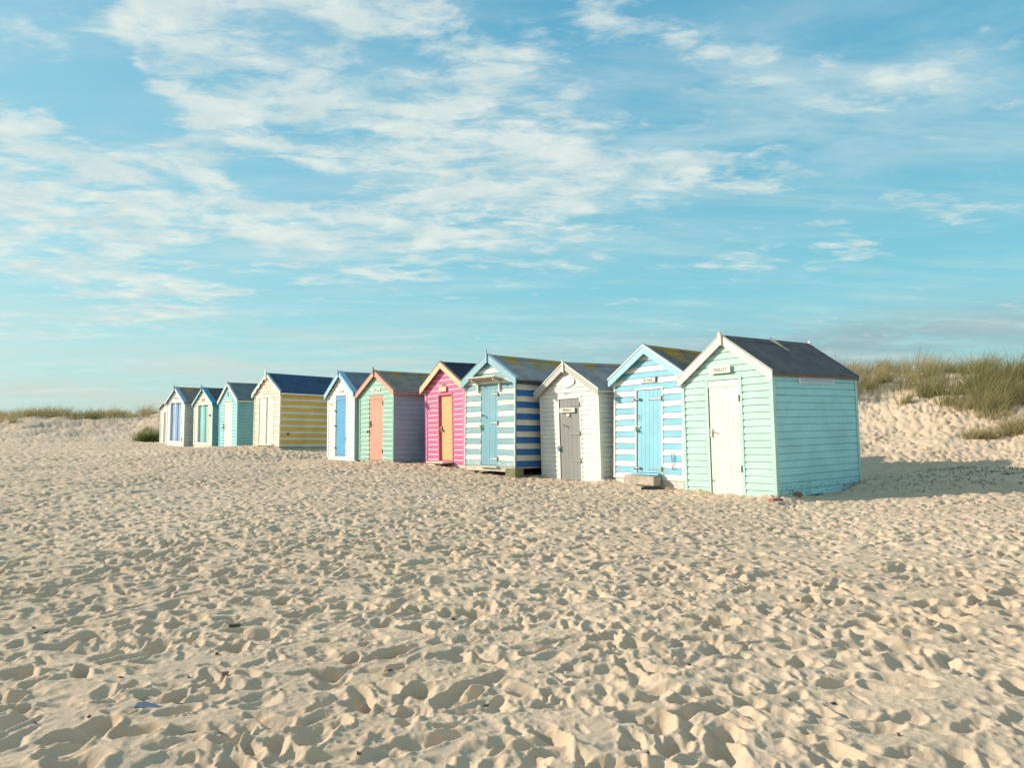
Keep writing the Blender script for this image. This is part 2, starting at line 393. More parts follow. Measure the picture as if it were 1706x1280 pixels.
TILE_T = 16.0; TILE = footprint_tile(TILE_T)
def tile_at(x, y):
    N = TILE.shape[0]; fx = (x / TILE_T % 1.0) * N; fy = (y / TILE_T % 1.0) * N
    i = np.floor(fx).astype(int); j = np.floor(fy).astype(int); fx -= i; fy -= j
    i %= N; j %= N; i1 = (i + 1) % N; j1 = (j + 1) % N
    return (TILE[i, j] * (1 - fx) + TILE[i1, j] * fx) * (1 - fy) + (TILE[i, j1] * (1 - fx) + TILE[i1, j1] * fx) * fy

def sand_height(x, y, fine=True):
    h = base_height(x, y)
    if fine:
        r = np.hypot(x, y)
        amp = 1.0 + 0.3 * fbm(x, y, 2.2, 2, 61)
        dist2 = (x + 0.05 * fbm(x, y, 0.33, 3, 71)); dist3 = (y + 0.05 * fbm(x, y, 0.33, 3, 81))
        k = 1.0 + 0.25 * sstep(r, 3, 8) + 0.9 * sstep(r, 8, 30)
        S1 = 1.2
        h = h + 1.0 * tile_at(S1 * dist2 + 8.0, S1 * dist3) * amp * k
        h = h + 0.5 * tile_at(1.12 * dist2 - 0.85 * dist3 + 3.0, 0.85 * dist2 + 1.12 * dist3) * amp * k
        h = h + 0.004 * fbm(x, y, 0.10, 3, 91) + 0.014 * (1 - np.abs(fbm(x, y, 0.55, 2, 97))) 
        h = h + 0.8 * tile_at(0.62 * dist2 + 0.35 * dist3, -0.35 * dist2 + 0.62 * dist3 + 4.0) * sstep(r, 8, 26)
        h = h + 0.11 * tile_at(2.9 * x + 2.1 * y + 5.0, -2.1 * x + 2.9 * y) * (1 - sstep(r, 9, 16))
        h = h + 0.0022 * np.maximum(fbm(x, y, 0.028, 2, 99), 0) ** 1.5 * (1 + np.maximum(fbm(x, y, .6, 2, 55), 0) * 3)
    return h

def gz(x, y): return float(base_height(np.array([float(x)]), np.array([float(y)]))[0])

def np_mesh(name, verts, quads, mat, smooth=True):
    me = bpy.data.meshes.new(name); nv = len(verts); nf = len(quads)
    me.vertices.add(nv); me.vertices.foreach_set('co', verts.astype(np.float32).ravel())
    me.loops.add(nf * 4); me.loops.foreach_set('vertex_index', quads.astype(np.int32).ravel())
    me.polygons.add(nf); me.polygons.foreach_set('loop_start', np.arange(nf, dtype=np.int32) * 4)
    me.polygons.foreach_set('use_smooth', np.full(nf, smooth, dtype=bool))
    me.materials.append(mat); me.update(); me.validate()
    o = bpy.data.objects.new(name, me); COL.objects.link(o); return o

def build_ground():
    rr = [1.2]
    while rr[-1] < 900:
        r = rr[-1]
        k = 0.0021 if r < 7 else (0.0036 if r < 22 else (0.006 if r < 60 else 0.05))
        rr.append(r * (1 + k))
    rr = np.array([0.0, 0.4, 0.8] + rr)
    a1 = np.arange(-45, 45, 0.098)
    a0 = np.arange(-180, -46, 2.0); a2 = np.arange(46, 180.01, 2.0)
    aa = np.radians(np.concatenate([a0, a1, a2]))
    Rg, Ag = np.meshgrid(rr, aa, indexing='ij')
    x = Rg * np.sin(Ag); y = Rg * np.cos(Ag)
    z = sand_height(x, y) * 1.0
    z = np.where(Rg > 300, 0.0, z); z[0, :] = z[0, :].mean()
    v = np.stack([x, y, z], -1).reshape(-1, 3); nr, na = Rg.shape
    i = np.arange(nr - 1)[:, None] * na + np.arange(na - 1)[None, :]
    q = np.stack([i, i + na, i + na + 1, i + 1], -1).reshape(-1, 4)
    q = q[:, ::-1]
    o = np_mesh('sand_ground', v, q, SAND); tag(o, kind='structure')
build_ground()


# ------------------------------------------------------------------ beach huts
WHITE = (0.79, 0.76, 0.68)
CREAM = (0.78, 0.70, 0.58)

def wallmap(face, W, L):
    if face == 'front': return lambda u, o, z: (u, -o, z)
    if face == 'rear': return lambda u, o, z: (-u, L + o, z)
    if face == 'right': return lambda u, o, z: (W / 2 + o, u, z)
    return lambda u, o, z: (-W / 2 - o, L - u, z)

def clad(mb, face, W, L, z0, he, hr, pitch_b, mats, cove, hole=None, seedv=0, proud=0.019, jit=0.0015, groove=False):
    """horizontal shiplap boards with a cove at each top edge, as real geometry"""
    rnd = random.Random(seedv); f = wallmap(face, W, L); gable = face in ('front', 'rear')
    top = hr if gable else he
    nb = max(1, round((top - z0) / pitch_b)); h = (top - z0) / nb
    def spans(z):
        if gable:
            hw = W / 2 if z <= he else W / 2 * max(0.0, (hr - z) / (hr - he)); s = [(-hw, hw)]
        else: s = [(0, L)]
        return s[0]
    for k in range(nb):
        a = z0 + k * h; b_ = a + h; j = rnd.uniform(-jit, jit); sl = rnd.uniform(-jit, jit)
        prof = [(a, proud + j), (a + .70 * h, proud - .002 + j), (a + .84 * h, .004), (b_, .001)]
        if groove: prof = [(a, proud + j), (a + .88 * h, proud - .005 + j), (a + .93 * h, -.006), (b_, -.006)]
        zs = sorted({p[0] for p in prof} | ({he} if a < he < b_ and gable else set()) |
                    ({hole[3]} if hole and a < hole[3] < b_ else set()) | ({hole[2]} if hole and a < hole[2] < b_ else set()))
        def outv(z):
            for (p, o1), (q, o2) in zip(prof, prof[1:]):
                if z <= q + 1e-9: return o1 + (o2 - o1) * (z - p) / max(q - p, 1e-9)
            return prof[-1][1]
        def cut(sp, z):
            if hole and hole[2] - 1e-6 <= z <= hole[3] + 1e-6:
                r_ = []
                if hole[0] > sp[0]: r_.append((0, sp[0], min(hole[0], sp[1])))
                if hole[1] < sp[1]: r_.append((1, max(hole[1], sp[0]), sp[1]))
                return r_
            return [(2, sp[0], sp[1])]
        mat = mats[(nb - 1 - k) % len(mats)] if not callable(mats) else mats(k, nb)
        for p, q in zip(zs, zs[1:]):
            zm = (p + q) / 2; cp = {t: (l, r_) for t, l, r_ in cut(spans(p), zm)}; cq = {t: (l, r_) for t, l, r_ in cut(spans(q), zm)}
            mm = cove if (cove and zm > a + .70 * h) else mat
            for t in cp:
                if t not in cq: continue
                (l0, r0), (l1, r1) = cp[t], cq[t]
                d0 = sl if t != 1 else -sl
                pts = [f(l0, outv(p), p + (d0 if p == a else 0)), f(r0, outv(p), p - (d0 if p == a else 0)), f(r1, outv(q), q), f(l1, outv(q), q)]
                mb.poly(pts, mm)
        for t, l, r_ in cut(spans(a), a + .3 * h):     # underside lip
            mb.poly([f(l, -.006, a + .001), f(r_, -.006, a + .001), f(r_, proud + j, a - sl * 0), f(l, proud + j, a)], mat)

def barge_poly(W, OS, hr, he, side, depth, gap=0.0, x_in=0.0, scallop=False):
    pit = (hr - he) / (W / 2); top = lambda x: hr + .055 - pit * abs(x)
    xo = W / 2 + OS; dv = depth * math.sqrt(1 + pit * pit)
    pts = [(x_in, top(x_in)), (xo, top(xo))]
    if scallop:
        n = 4; pts += [(xo, top(xo) - dv * .85), (xo - .035, top(xo) - dv)]
        for k in range(n):
            xa = xo - .05 - (xo - .10 - x_in) * (k + 1) / n
            xb = xo - .05 - (xo - .10 - x_in) * (k + .45) / n
            pts += [(xb, top(xb) - dv * 0.62), (xa + .02, top(xa) - dv * 1.05)] if k < n - 1 else [(xb, top(xb) - dv * .62)]
        pts += [(x_in, top(x_in) - dv * 1.1)]
    else:
        pts += [(xo, top(xo) - depth * 1.05), (xo - .03, top(xo - .03) - dv), (x_in, top(x_in) - dv)]
    return [(side * x, z) for x, z in pts]

def text_mesh(name, txt, size, mat, parent, x, y, z, squash=1.0, depth=0.004, label=None):
    cu = bpy.data.curves.new(name, 'FONT'); cu.body = txt; cu.size = size; cu.extrude = depth / 2; cu.align_x = 'CENTER'; cu.align_y = 'CENTER'
    cu.space_character = 1.05; cu.offset = 0.0
    t_o = bpy.data.objects.new(name + '_tmp', cu); COL.objects.link(t_o)
    me = bpy.data.meshes.new_from_object(t_o.evaluated_get(bpy.context.evaluated_depsgraph_get())); me.name = name
    bpy.data.objects.remove(t_o); bpy.data.curves.remove(cu)
    me.transform(Matrix.Translation((x, y, z)) @ Matrix.Rotation(R(90), 4, 'X') @ Matrix.Diagonal((squash, 1, 1, 1)))
    me.materials.clear(); me.materials.append(mat)
    o = bpy.data.objects.new(name, me); COL.objects.link(o); o.parent = parent
    if label: o['label'] = label
    return o

def make_hut(H):
    W, L, he, hr = H['W'], H['L'], H['he'], H['hr']; OF, OS = H.get('OF', .06), H['OS']
    M4 = (Matrix.Translation((H['X'], H['Y'], H['zb'])) @ Matrix.Rotation(R(H['yaw']), 4, 'Z')
          @ Matrix.Rotation(R(-H['tilt']), 4, 'X') @ Matrix.Rotation(R(H['roll']), 4, 'Y') @ Matrix.Scale(H.get('size', 1.0), 4))
    root = empty('beach_hut', M4, H['label'], 'beach hut', 'beach huts in a row on the sand')
    pit = (hr - he) / (W / 2); seed = H['seed']; rnd = random.Random(seed)
    fm = H['front']; sm = H['side']; trim = H['trim']; bz = H.get('base', 0.0); pb = H.get('pitch', .115)
    dxa, dxb, dza, dzb = H['door']
    fr = H.get('fw', .05)
    hole = (dxa - .002, dxb + .002, max(dza, bz), dzb)
    mb = MB(); clad(mb, 'front', W, L, bz, he, hr, pb, fm, H.get('cove'), hole, seed); mb.build('front_wall', root)
    for k, face in enumerate(('right', 'left')):
        mb = MB(); clad(mb, face, W, L, bz, he, hr, H.get('spitch', pb), sm, H.get('scove'), None, seed + 3 + k,
                        proud=.0125, jit=.0025, groove=not H.get('scove'))
        mb.build('side_wall', root)
    mb = MB(); clad(mb, 'rear', W, L, bz, he, hr, pb, sm, None, None, seed + 9); mb.build('rear_wall', root)
    # inner lining: floor and studs so that the shell is solid
    mb = MB(); mb.box(-W / 2 + .01, W / 2 - .01, .06, L - .01, bz + .005, bz + .06, DARKWOOD); mb.build('floor_boards', root)
    # corner boards
    cw = H.get('cw', .05)
    for sx in (-1, 1):
        mb = MB(); a, b_ = (W / 2 - cw, W / 2 + .021)
        x0, x1 = (a, b_) if sx > 0 else (-b_, -a)
        e = (x1 - .018, x1) if sx > 0 else (x0, x0 + .018)
        hz = he + (-.012 if pit * cw < .03 else 0)
        mb.box(x0, x1, -.028, -.0155, bz - .003, he - .0, trim)
        mb.box(e[0], e[1], -.0153, H.get('cs', .045), bz - .003, he - .004, H.get('strim', trim))
        mb.build('corner_board', root)
        mb = MB(); e2 = (W / 2 + .0135, W / 2 + .022) if sx > 0 else (-W / 2 - .022, -W / 2 - .0135)
        mb.box(e2[0], e2[1], L - .045, L + .018, bz - .003, he - .004, H.get('strim', trim)); mb.build('corner_board', root)
    # roof: two felted slopes with a slight sag and lapped seams
    mb = MB(); xo = W / 2 + OS; ys = np.linspace(-OF, L + OF, 13)
    top = lambda x: hr + .05 - pit * abs(x)
    for sx in (-1, 1):
        xs = [0, xo * .33, xo * .335, xo * .66, xo * .665, xo]; lift = [0, 0, -.005, -.005, -.010, -.010]
        lift = [l + .010 for l in lift][::-1]; lift = [0.0, .0, .004, .004, .008, .008][::-1]
        g = []
        for x, lf in zip(xs, lift):
            g.append([Vector((sx * x, y, top(x) + lf + (rnd.uniform(-.004, .003) if 0 < x < xo else 0) - .012 * math.sin(math.pi * (y / L)) * (0 < y < L) * .6)) for y in ys])
        for i in range(len(xs) - 1):
            for j in range(len(ys) - 1):
                p = [g[i][j], g[i + 1][j], g[i + 1][j + 1], g[i][j + 1]]
                mb.poly(p if sx > 0 else p[::-1], H['roof'])
        dn = Vector((0, 0, -.035))
        und = [[g[i][j] + dn for j in (0, -1)] for i in (0, -1)]
        mb.poly([und[0][0], und[0][1], und[1][1], und[1][0]], DARKWOOD)
        mb.poly([g[-1][0], g[-1][0] + dn, g[-1][-1] + dn, g[-1][-1]], H['roof'])
        for j in (0, -1): mb.poly([g[0][j], g[-1][j], g[-1][j] + dn, g[0][j] + dn], H['roof'])
    if H.get('ridge_strip', True):
        for sx in (-1, 1):
            mb.prism([(0, -OF, top(0) + .013), (sx * .13, -OF, top(.13) + .016), (sx * .13, -OF, top(.13) + .009), (0, -OF, top(0) + .006)], (0, L + 2 * OF, 0), H['roof'])
    roof = mb.build('roof', root)
    if 'shingle' in H:
        mb = MB(); sm_ = H['shingle']; n_r = 9
        for sx in (-1, 1):
            for i in range(n_r):
                xa, xb = xo * i / n_r, xo * (i + 1) / n_r + .01; y = -OF + .09 - rnd.uniform(0, .1)
                while y < L + OF:
                    wd = rnd.uniform(.12, .26); ya, yb = max(y, -OF + .07), min(y + wd - .012, L + OF)
                    if yb > ya:
                        t_ = rnd.uniform(.010, .018)
                        mb.poly([(sx * xa, ya, top(xa) + .016), (sx * xb, ya, top(xb) + .016 + t_), (sx * xb, yb, top(xb) + .016 + t_), (sx * xa, yb, top(xa) + .016)], sm_)
                        mb.poly([(sx * xb, ya, top(xb) + .016 + t_), (sx * xb, ya, top(xb) + .012), (sx * xb, yb, top(xb) + .012), (sx * xb, yb, top(xb) + .016 + t_)], sm_)
                    y += wd
        mb.build('shingles', root)
    # eaves fascia
    for sx in (-1, 1):
        mb = MB(); x1 = xo - .003; x0 = x1 - .018; zt = top(xo) - .037 + pit * 0.0
        a, b_ = (x0, x1) if sx > 0 else (-x1, -x0)
        mb.box(a, b_, -OF + .001, L + OF - .001, zt - H.get('fd', .05), zt, H['fascia']); mb.build('fascia', root)
        mb = MB(); a, b_ = (W / 2 + .001, x0 - .001) if x0 - W / 2 > .006 else (W / 2 - .004, W / 2 + .002)
        mb.box(*( (a, b_) if sx > 0 else (-b_, -a)), -OF + .002, L + OF - .002, zt - .03, zt - .006, H['fascia']); mb.build('soffit', root)
    # barge boards, front and rear
    bd = H.get('bd', .115)
    for sx in (-1, 1):
        mb = MB(); pl = barge_poly(W, OS, hr, he, sx, bd, scallop=H.get('scallop', False), x_in=.001)
        mb.prism([(x, -OF - .024, z) for x, z in pl], (0, .023, 0), H['barge'])
        o = mb.build('barge_board', root)
        if 'bargelip' in H:
            mb = MB(); lp = barge_poly(W, OS + .012, hr + .012, he + .012, sx, .024, x_in=.0)
            mb.prism([(x, -OF - .036, z) for x, z in lp], (0, .0115, 0), H['bargelip']); mb.build('drip_strip', root)
        mb = MB(); mb.prism([(x, L + OF + .001, z) for x, z in barge_poly(W, OS, hr, he, sx, bd)], (0, .022, 0), H.get('rbarge', H['barge'])); mb.build('barge_board', root)
        if 'cap' in H:          # painted verge capping along the top of the roof edge
            cwid = H.get('capw', .1); mb = MB()
            mb.prism([(sx * .0, -OF - .026, top(0) + .019), (sx * (xo + .004), -OF - .026, top(xo + .004) + .019), (sx * (xo + .004), -OF - .026, top(xo) + .029), (0, -OF - .026, top(0) + .031)], (0, cwid, 0), H['cap'])
            mb.build('verge_cap', root)
    # finials
    fh = H.get('finial', 0)
    def finial(yc, hgt, low, wd, style, mat):
        mb = MB(); y0 = yc - .014; y1 = yc + .014; zt = hr + .05 + hgt; zb_ = hr + .05 - low
        if style == 'knob':
            mb.box(-wd, wd, y0, y1, zb_, zt - .05, mat, .006); mb.box(-wd * 1.15, wd * 1.15, y0 - .01, y1 + .01, zt - .062, zt - .038, mat, .006)
            mb.tube([(0, yc, zt - .04), (0, yc, zt - .02), (0, yc, zt)], wd * .95, mat, 10, wd * .25)
        else:
            mb.prism([(-wd, y0, zb_ + .02), (0, y0, zb_), (wd, y0, zb_ + .02), (wd * .95, y0, hr + .05), (wd * .35, y0, zt - .02), (0, y0, zt), (-wd * .35, y0, zt - .02), (-wd * .95, y0, hr + .05)], (0, .028, 0), mat)
        mb.build('finial', root)
    if fh: finial(-OF - .040, fh, H.get('flow', .14), H.get('fwid', .03), H.get('fstyle', 'spike'), H.get('fmat', H['barge']))
    if H.get('rfinial'): finial(L + OF + .04, H['rfinial'], .1, .03, H.get('rfstyle', 'spike'), H.get('rfmat', H['barge']))
    # door frame and door
    fmat = H['frame']
    if fr > 0:
        for k, (a, b_) in enumerate(((dxa - fr, dxa), (dxb, dxb + fr))):
            mb = MB(); mb.box(a, b_, -.024, -.0145, max(dza, bz) - .002, dzb, fmat); mb.build('door_frame', root)
        mb = MB(); mb.box(dxa - fr, dxb + fr, -.026, -.0147, dzb + .001, dzb + H.get('fth', fr), fmat); mb.build('door_frame', root)
    def door_leaf(a, b_, planks, mat, rails, name='door', yf=-.004):
        mb = MB(); mb.box(a + .002, b_ - .002, yf + .022, yf + .045, dza + .002, dzb - .002, DARKWOOD)
        wp = (b_ - a - .008) / planks
        for k in range(planks):
            jj = rnd.uniform(-.0015, .0015)
            mb.box(a + .004 + k * wp + .0022, a + .004 + (k + 1) * wp - .0022, yf + jj, yf + .0215, dza + .004 + rnd.uniform(0, .004), dzb - .004, mat, .0025)
        for (za, zb_, xa, xb) in rails: mb.box(xa, xb, yf - .012, yf - .0035, za, zb_, mat, .002)
        return mb.build(name, root)
    leaves = H.get('leaves', [(dxa, dxb, H.get('planks', 7), H['doorm'])])
    drs = [door_leaf(a, b_, n_, m_, H.get('rails', []), yf=H.get('dyf', -.006)) for a, b_, n_, m_ in leaves]
    door = drs[0]
    if 'muntin' in H:
        mb = MB(); mx = H['muntin']; mb.box(mx - .032, mx + .032, -.034, -.0085, dza + .004, dzb - .004, H['frame'], .003); mb.build('door_mullion', root)
    H['_root'] = root; H['_door'] = door; H['_doors'] = drs; H['_top'] = top
    # reveal round a recessed door
    if H.get('dyf', 0) > 0:
        mb = MB(); yb = H['dyf'] + .05
        mb.box(dxa - .003, dxa - .0005, -.013, yb, dza, dzb, fmat); mb.box(dxb + .0005, dxb + .003, -.013, yb, dza, dzb, fmat)
        mb.box(dxa - .003, dxb + .003, -.013, yb, dzb + .0002, dzb + .0009, fmat); mb.build('door_lining', root)
    # base under the boards
    if H.get('plinth'):
        z0, z1, m_ = H['plinth']; mb = MB()
        mb.box(-W / 2 + .01, W / 2 - .005, -.004, .05, z0, bz - .004, m_, .004)
        mb.box(W / 2 - .06, W / 2 - .004, .06, L - .01, z1, bz - .004, m_, .004)
        mb.box(-W / 2 + .004, -W / 2 + .06, .06, L - .01, z1, bz - .004, m_, .004); mb.build('plinth', root)
    return root

def hut_box(H, name, x0, x1, y0, y1, z0, z1, mat, parent=None, bev=.003, label=None):
    mb = MB(); mb.box(x0, x1, y0, y1, z0, z1, mat, bev); return mb.build(name, parent or H['_root'], label=label)

def strap_hinge(H, x_h, z, length, mat=STEEL, parent=None):
    """T hinge: upright flap beside the door, tapering strap across it"""
    s = -1 if length < 0 else 1; mb = MB(); yf = H.get('dyf', -.006)
    mb.box(x_h - .012, x_h + .018, -.034, -.0265, z - .05, z + .05, RUST, .002)
    mb.prism([(x_h - .014, -.0225 + yf * .0, z - .02), (x_h - .014, -.0225, z + .02), (x_h + length, -.0225, z + .008), (x_h + length, -.0225, z - .008)], (0, .004, 0), mat)
    return mb.build('hinge', parent or H['_door'])

def padlock(H, x, z, body, parent=None, big=1.0):
    mb = MB(); mb.box(x - .045 * big, x + .045 * big, -.036, -.028, z + .012, z + .034, STEEL, .002)
    mb.box(x - .022 * big, x + .022 * big, -.066, -.04, z - .05 * big, z - .004, body, .005)
    mb.tube([(x - .013, -.052, z - .006), (x - .013, -.052, z + .022), (x + .013, -.052, z + .022), (x + .013, -.052, z - .006)], .005, STEEL, 6)
    return mb.build('padlock', parent or H['_door'])

P_ = paint
mint = (0.47, 0.67, 0.60); mint_side = (0.37, 0.71, 0.74)
blue_l = (0.21, 0.51, 0.62); wht = WHITE
HUTS = {}
def hut(key, **k): HUTS[key] = k; make_hut(k); return k

# --- mint hut, nearest
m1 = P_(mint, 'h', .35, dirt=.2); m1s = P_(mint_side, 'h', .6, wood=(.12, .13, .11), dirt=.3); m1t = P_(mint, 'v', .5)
w1 = P_((.80, .75, .66), 'v', .25); w1h = P_((.78, .73, .64), 'h', .45)
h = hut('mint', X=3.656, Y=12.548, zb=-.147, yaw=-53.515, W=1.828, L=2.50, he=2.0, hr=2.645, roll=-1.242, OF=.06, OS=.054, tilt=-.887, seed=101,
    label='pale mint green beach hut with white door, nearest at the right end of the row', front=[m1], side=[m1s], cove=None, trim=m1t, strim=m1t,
    roof=felt((0.125, 0.11, 0.112)), barge=w1h, fascia=P_((.20, .13, .09), 'h', .3), fd=.035, cap=w1h, capw=.025, bd=.125, finial=.075, flow=.17, fwid=.032, fstyle='knob',
    rfinial=.07, rfstyle='knob', door=(-.35, .29, .0, 1.945), frame=m1t, fw=.055, doorm=w1, planks=8,
    rails=[(1.83, 1.935, -.345, .24), (.004, 1.935, .235, .285)], dyf=-.008, cw=.045)
rt = h['_root']
sg = hut_box(h, 'name_board', -.27, .16, -.065, -.045, 2.055, 2.19, w1h, bev=.004); hut_box(h, 'bracket', -.20, .09, -.0448, -.016, 2.10, 2.15, m1, sg, 0)
text_mesh('lettering', 'SHELLEY', .074, LETTER, sg, -.045, -.0665, 2.118, .95)
mb = MB(); mb.box(-.325, -.29, -.032, -.0255, .98, 1.13, plain('pale_metal', (.62, .6, .55), .4, .4), .003)
mb.tube([(-.308, -.03, 1.08), (-.308, -.06, 1.08), (-.24, -.065, 1.075), (-.19, -.06, 1.072)], .008, STEEL, 8); mb.build('handle', h['_door'])
for z in (.45, 1.62): hut_box(h, 'hinge', .278, .298, -.034, -.0265, z - .055, z + .055, RUST, h['_door'], .001)
hut_box(h, 'lock_plate', -.325, -.30, -.0290, -.0255, .22, .25, RUST, h['_door'], .001)
# little high window in the right side
x_ = 1.828 / 2
wf = hut_box(h, 'window_frame', x_ + .0145, x_ + .028, .71, 1.75, 1.845, 1.945, P_((.80, .80, .78), 'h', .3), bev=.002)
hut_box(h, 'window_pane', x_ + .0282, x_ + .031, .74, 1.72, 1.862, 1.93, GLASS, wf, 0)
mb = MB(); tp = h['_top']; mb.box(.03, .30, 1.30, 1.33, 2.62, 2.665, RAWWOOD); 
mb2 = MB(); mb2.prism([(.02, 1.28, tp(.02) + .02), (.02, 1.31, tp(.02) + .06), (.36, 1.36, tp(.36) + .03), (.36, 1.33, tp(.36) + .018)], (0, .02, .005), RAWWOOD); mb2.build('loose_felt_strip', rt)

# --- light blue and white striped hut with blue door
w2 = P_(wht, 'h', .3); b2 = P_(blue_l, 'h', .25); b2v = P_((.25, .55, .66), 'v', .2); w2v = P_(wht, 'v', .3)
h = hut('blue_striped', X=2.639, Y=14.450, zb=-.019, yaw=-54.985, W=1.840, L=2.4, he=2.0, hr=2.557, roll=-1.06, OF=.10, OS=.091, tilt=1.354, seed=202,
    label='sky blue and white striped beach hut with bright blue door, beside the mint hut', front=[b2, w2], side=[w2, b2], trim=w2v,
    pitch=.118, roof=felt((.16, .14, .125), .85), barge=P_((.34, .67, .75), 'h', .15), bargelip=P_((.78, .80, .78), 'h', .2), fascia=P_((.55, .55, .5), 'h', .3), cap=felt((.22, .26, .30)), capw=.06, bd=.145,
    door=(-.29, .38, .12, 1.74), frame=w2v, fw=.035, doorm=b2v, planks=6, plinth=(-.16, -.06, P_((.68, .62, .52), 'h', .6)), cw=.022, base=0.0, rbarge=w2)
dr = h['_door']
for z in (1.55, .20): strap_hinge(h, .385, z, -.40)
for z in (1.555, .205):
    mb = MB(); mb.tube([(-.36, -.045, z), (-.18, -.045, z)], .009, STEEL, 8); mb.box(-.22, -.17, -.05, -.03, z - .025, z + .025, RUST, .003); mb.box(-.35, -.32, -.05, -.026, z - .02, z + .02, RUST, .003); mb.build('bolt', dr)
padlock(h, -.28, .99, plain('green_plastic', (.22, .42, .08), .4), dr, 1.3)
mb = MB(); mb.box(-.26, -.19, -.030, -.0265, .995, 1.03, plain('pale_metal', (.62, .6, .55), .4, .4), .002); mb.build('hasp', dr)
mb = MB(); mb.tube([(-.22, -.05, .96), (-.21, -.055, .93), (-.19, -.05, .90)], .007, plain('blue_cord', (.02, .12, .4), .5), 6); mb.build('cord', dr)
mb = MB(); mb.tube([(-.235 + .035 * math.cos(a), -.035, 1.21 + .05 * math.sin(a)) for a in np.linspace(0, 6.28, 15)], .004, RUST, 5); mb.build('ring_pull', dr)
hut_box(h, 'door_sill', -.33, .395, -.14, -.0275, .085, .118, b2v)
sg = hut_box(h, 'name_plate', -.14, .24, -.030, -.0165, 1.88, 1.955, w2); text_mesh('lettering', 'VICTORIA', .055, LETTER, sg, .03, -.0325, 1.918, .95)
mb = MB(); mb.box(.235, .255, -.045, -.0165, 1.876, 1.975, RUST, .003); mb.box(-.16, .233, -.036, -.0305, 1.873, 1.879, RUST, 0); mb.build('bracket', sg)
mb = MB(); mb.tube([(.70, -.03, .46), (.69, -.045, .50), (.67, -.05, .51), (.655, -.045, .50), (.655, -.03, .20)], .006, plain('blue_cord', (.02, .12, .4), .5), 6)
mb.tube([(.72, -.03, .45), (.725, -.035, .2)], .005, plain('blue_cord', (.02, .12, .4), .5), 6); mb.build('hanging_cord', h['_root'])

# --- white hut with grey door
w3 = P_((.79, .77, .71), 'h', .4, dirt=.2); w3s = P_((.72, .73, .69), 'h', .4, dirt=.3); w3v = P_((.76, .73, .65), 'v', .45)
g3 = P_((.25, .26, .24), 'v', .3); gb = P_((.50, .49, .44), 'h', .6)
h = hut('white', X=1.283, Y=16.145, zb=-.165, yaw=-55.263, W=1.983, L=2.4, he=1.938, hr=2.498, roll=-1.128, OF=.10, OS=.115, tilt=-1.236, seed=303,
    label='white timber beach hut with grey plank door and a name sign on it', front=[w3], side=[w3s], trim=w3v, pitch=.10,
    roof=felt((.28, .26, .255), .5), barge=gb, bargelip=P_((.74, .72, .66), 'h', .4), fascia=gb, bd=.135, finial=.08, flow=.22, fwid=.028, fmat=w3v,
    door=(-.32, .38, 0.0, 1.76), frame=w3v, fw=.045, doorm=g3, planks=5, cw=.055)
dr = h['_door']
for z in (.42, 1.0, 1.62): strap_hinge(h, .385, z, -.38, P_((.32, .33, .31), 'h', .2))
sg = hut_box(h, 'name_board', -.27, .25, -.05, -.028, 1.46, 1.56, P_((.72, .68, .58), 'h', .3), dr); text_mesh('lettering', 'Whitberts', .075, LETTER, sg, -.01, -.0525, 1.515, .95)
hut_box(h, 'card', -.05, .05, -.036, -.028, 1.37, 1.44, P_((.60, .58, .50), 'h', .3), dr)
text_mesh('lettering', 'JARLEY', .085, plain('grey_letter', (.33, .32, .28), .6), h['_root'], -.02, -.020, 1.865, .9)
mb = MB(); mb.tube([(-.16, -.05, 1.20), (-.1, -.07, 1.19), (-.07, -.075, 1.16)], .012, RUST, 8); mb.build('handle', dr)
padlock(h, -.33, .70, plain('turquoise_plastic', (.10, .38, .45), .4), dr, 1.5)
# weathered decorative board on the gable
mb = MB(); pts = [(-.42, 2.10), (-.34, 2.14), (-.30, 2.20), (-.20, 2.22), (-.14, 2.26), (-.02, 2.24), (.16, 2.22), (.27, 2.16), (.22, 2.06), (.10, 2.02), (-.04, 2.01), (-.2, 2.04), (-.30, 2.05)]
mb.prism([(x, -.040, z) for x, z in pts], (0, .012, 0), w3); mb.build('gable_ornament', h['_root'])
mb = MB(); mb.tube([(.98 - .99, 0, 0), (.98 - .99, .0, .001)], .001, STEEL, 3)

# --- blue and white striped hut with canopy
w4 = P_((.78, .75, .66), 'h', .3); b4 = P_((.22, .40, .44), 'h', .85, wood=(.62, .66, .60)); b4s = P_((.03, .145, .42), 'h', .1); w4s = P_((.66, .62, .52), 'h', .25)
t4 = P_((.30, .50, .58), 'v', .3); d4 = P_((.20, .42, .49), 'v', .5)
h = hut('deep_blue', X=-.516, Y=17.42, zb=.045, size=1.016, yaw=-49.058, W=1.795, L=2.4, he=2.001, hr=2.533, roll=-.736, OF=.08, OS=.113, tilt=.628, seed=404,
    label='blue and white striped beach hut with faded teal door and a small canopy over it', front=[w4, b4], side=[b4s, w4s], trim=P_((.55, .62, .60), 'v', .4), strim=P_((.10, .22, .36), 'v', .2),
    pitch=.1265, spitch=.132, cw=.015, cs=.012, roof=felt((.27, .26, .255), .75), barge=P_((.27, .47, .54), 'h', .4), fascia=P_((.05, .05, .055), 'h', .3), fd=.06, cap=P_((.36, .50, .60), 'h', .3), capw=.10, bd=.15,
    finial=.12, flow=.2, fwid=.022, door=(-.30, .305, .03, 1.90), frame=w4, fw=0.0, doorm=d4, planks=6, rails=[(1.80, 1.89, -.29, .295)], base=.02, plinth=(-.10, -.02, P_((.62, .56, .46), 'h', .7)))
dr = h['_door']
for z in (.18, 1.0, 1.66): strap_hinge(h, .31, z, -.28, P_((.62, .60, .54), 'h', .3))
padlock(h, -.30, .93, plain('lime_plastic', (.25, .62, .12), .4), dr, 1.4); 
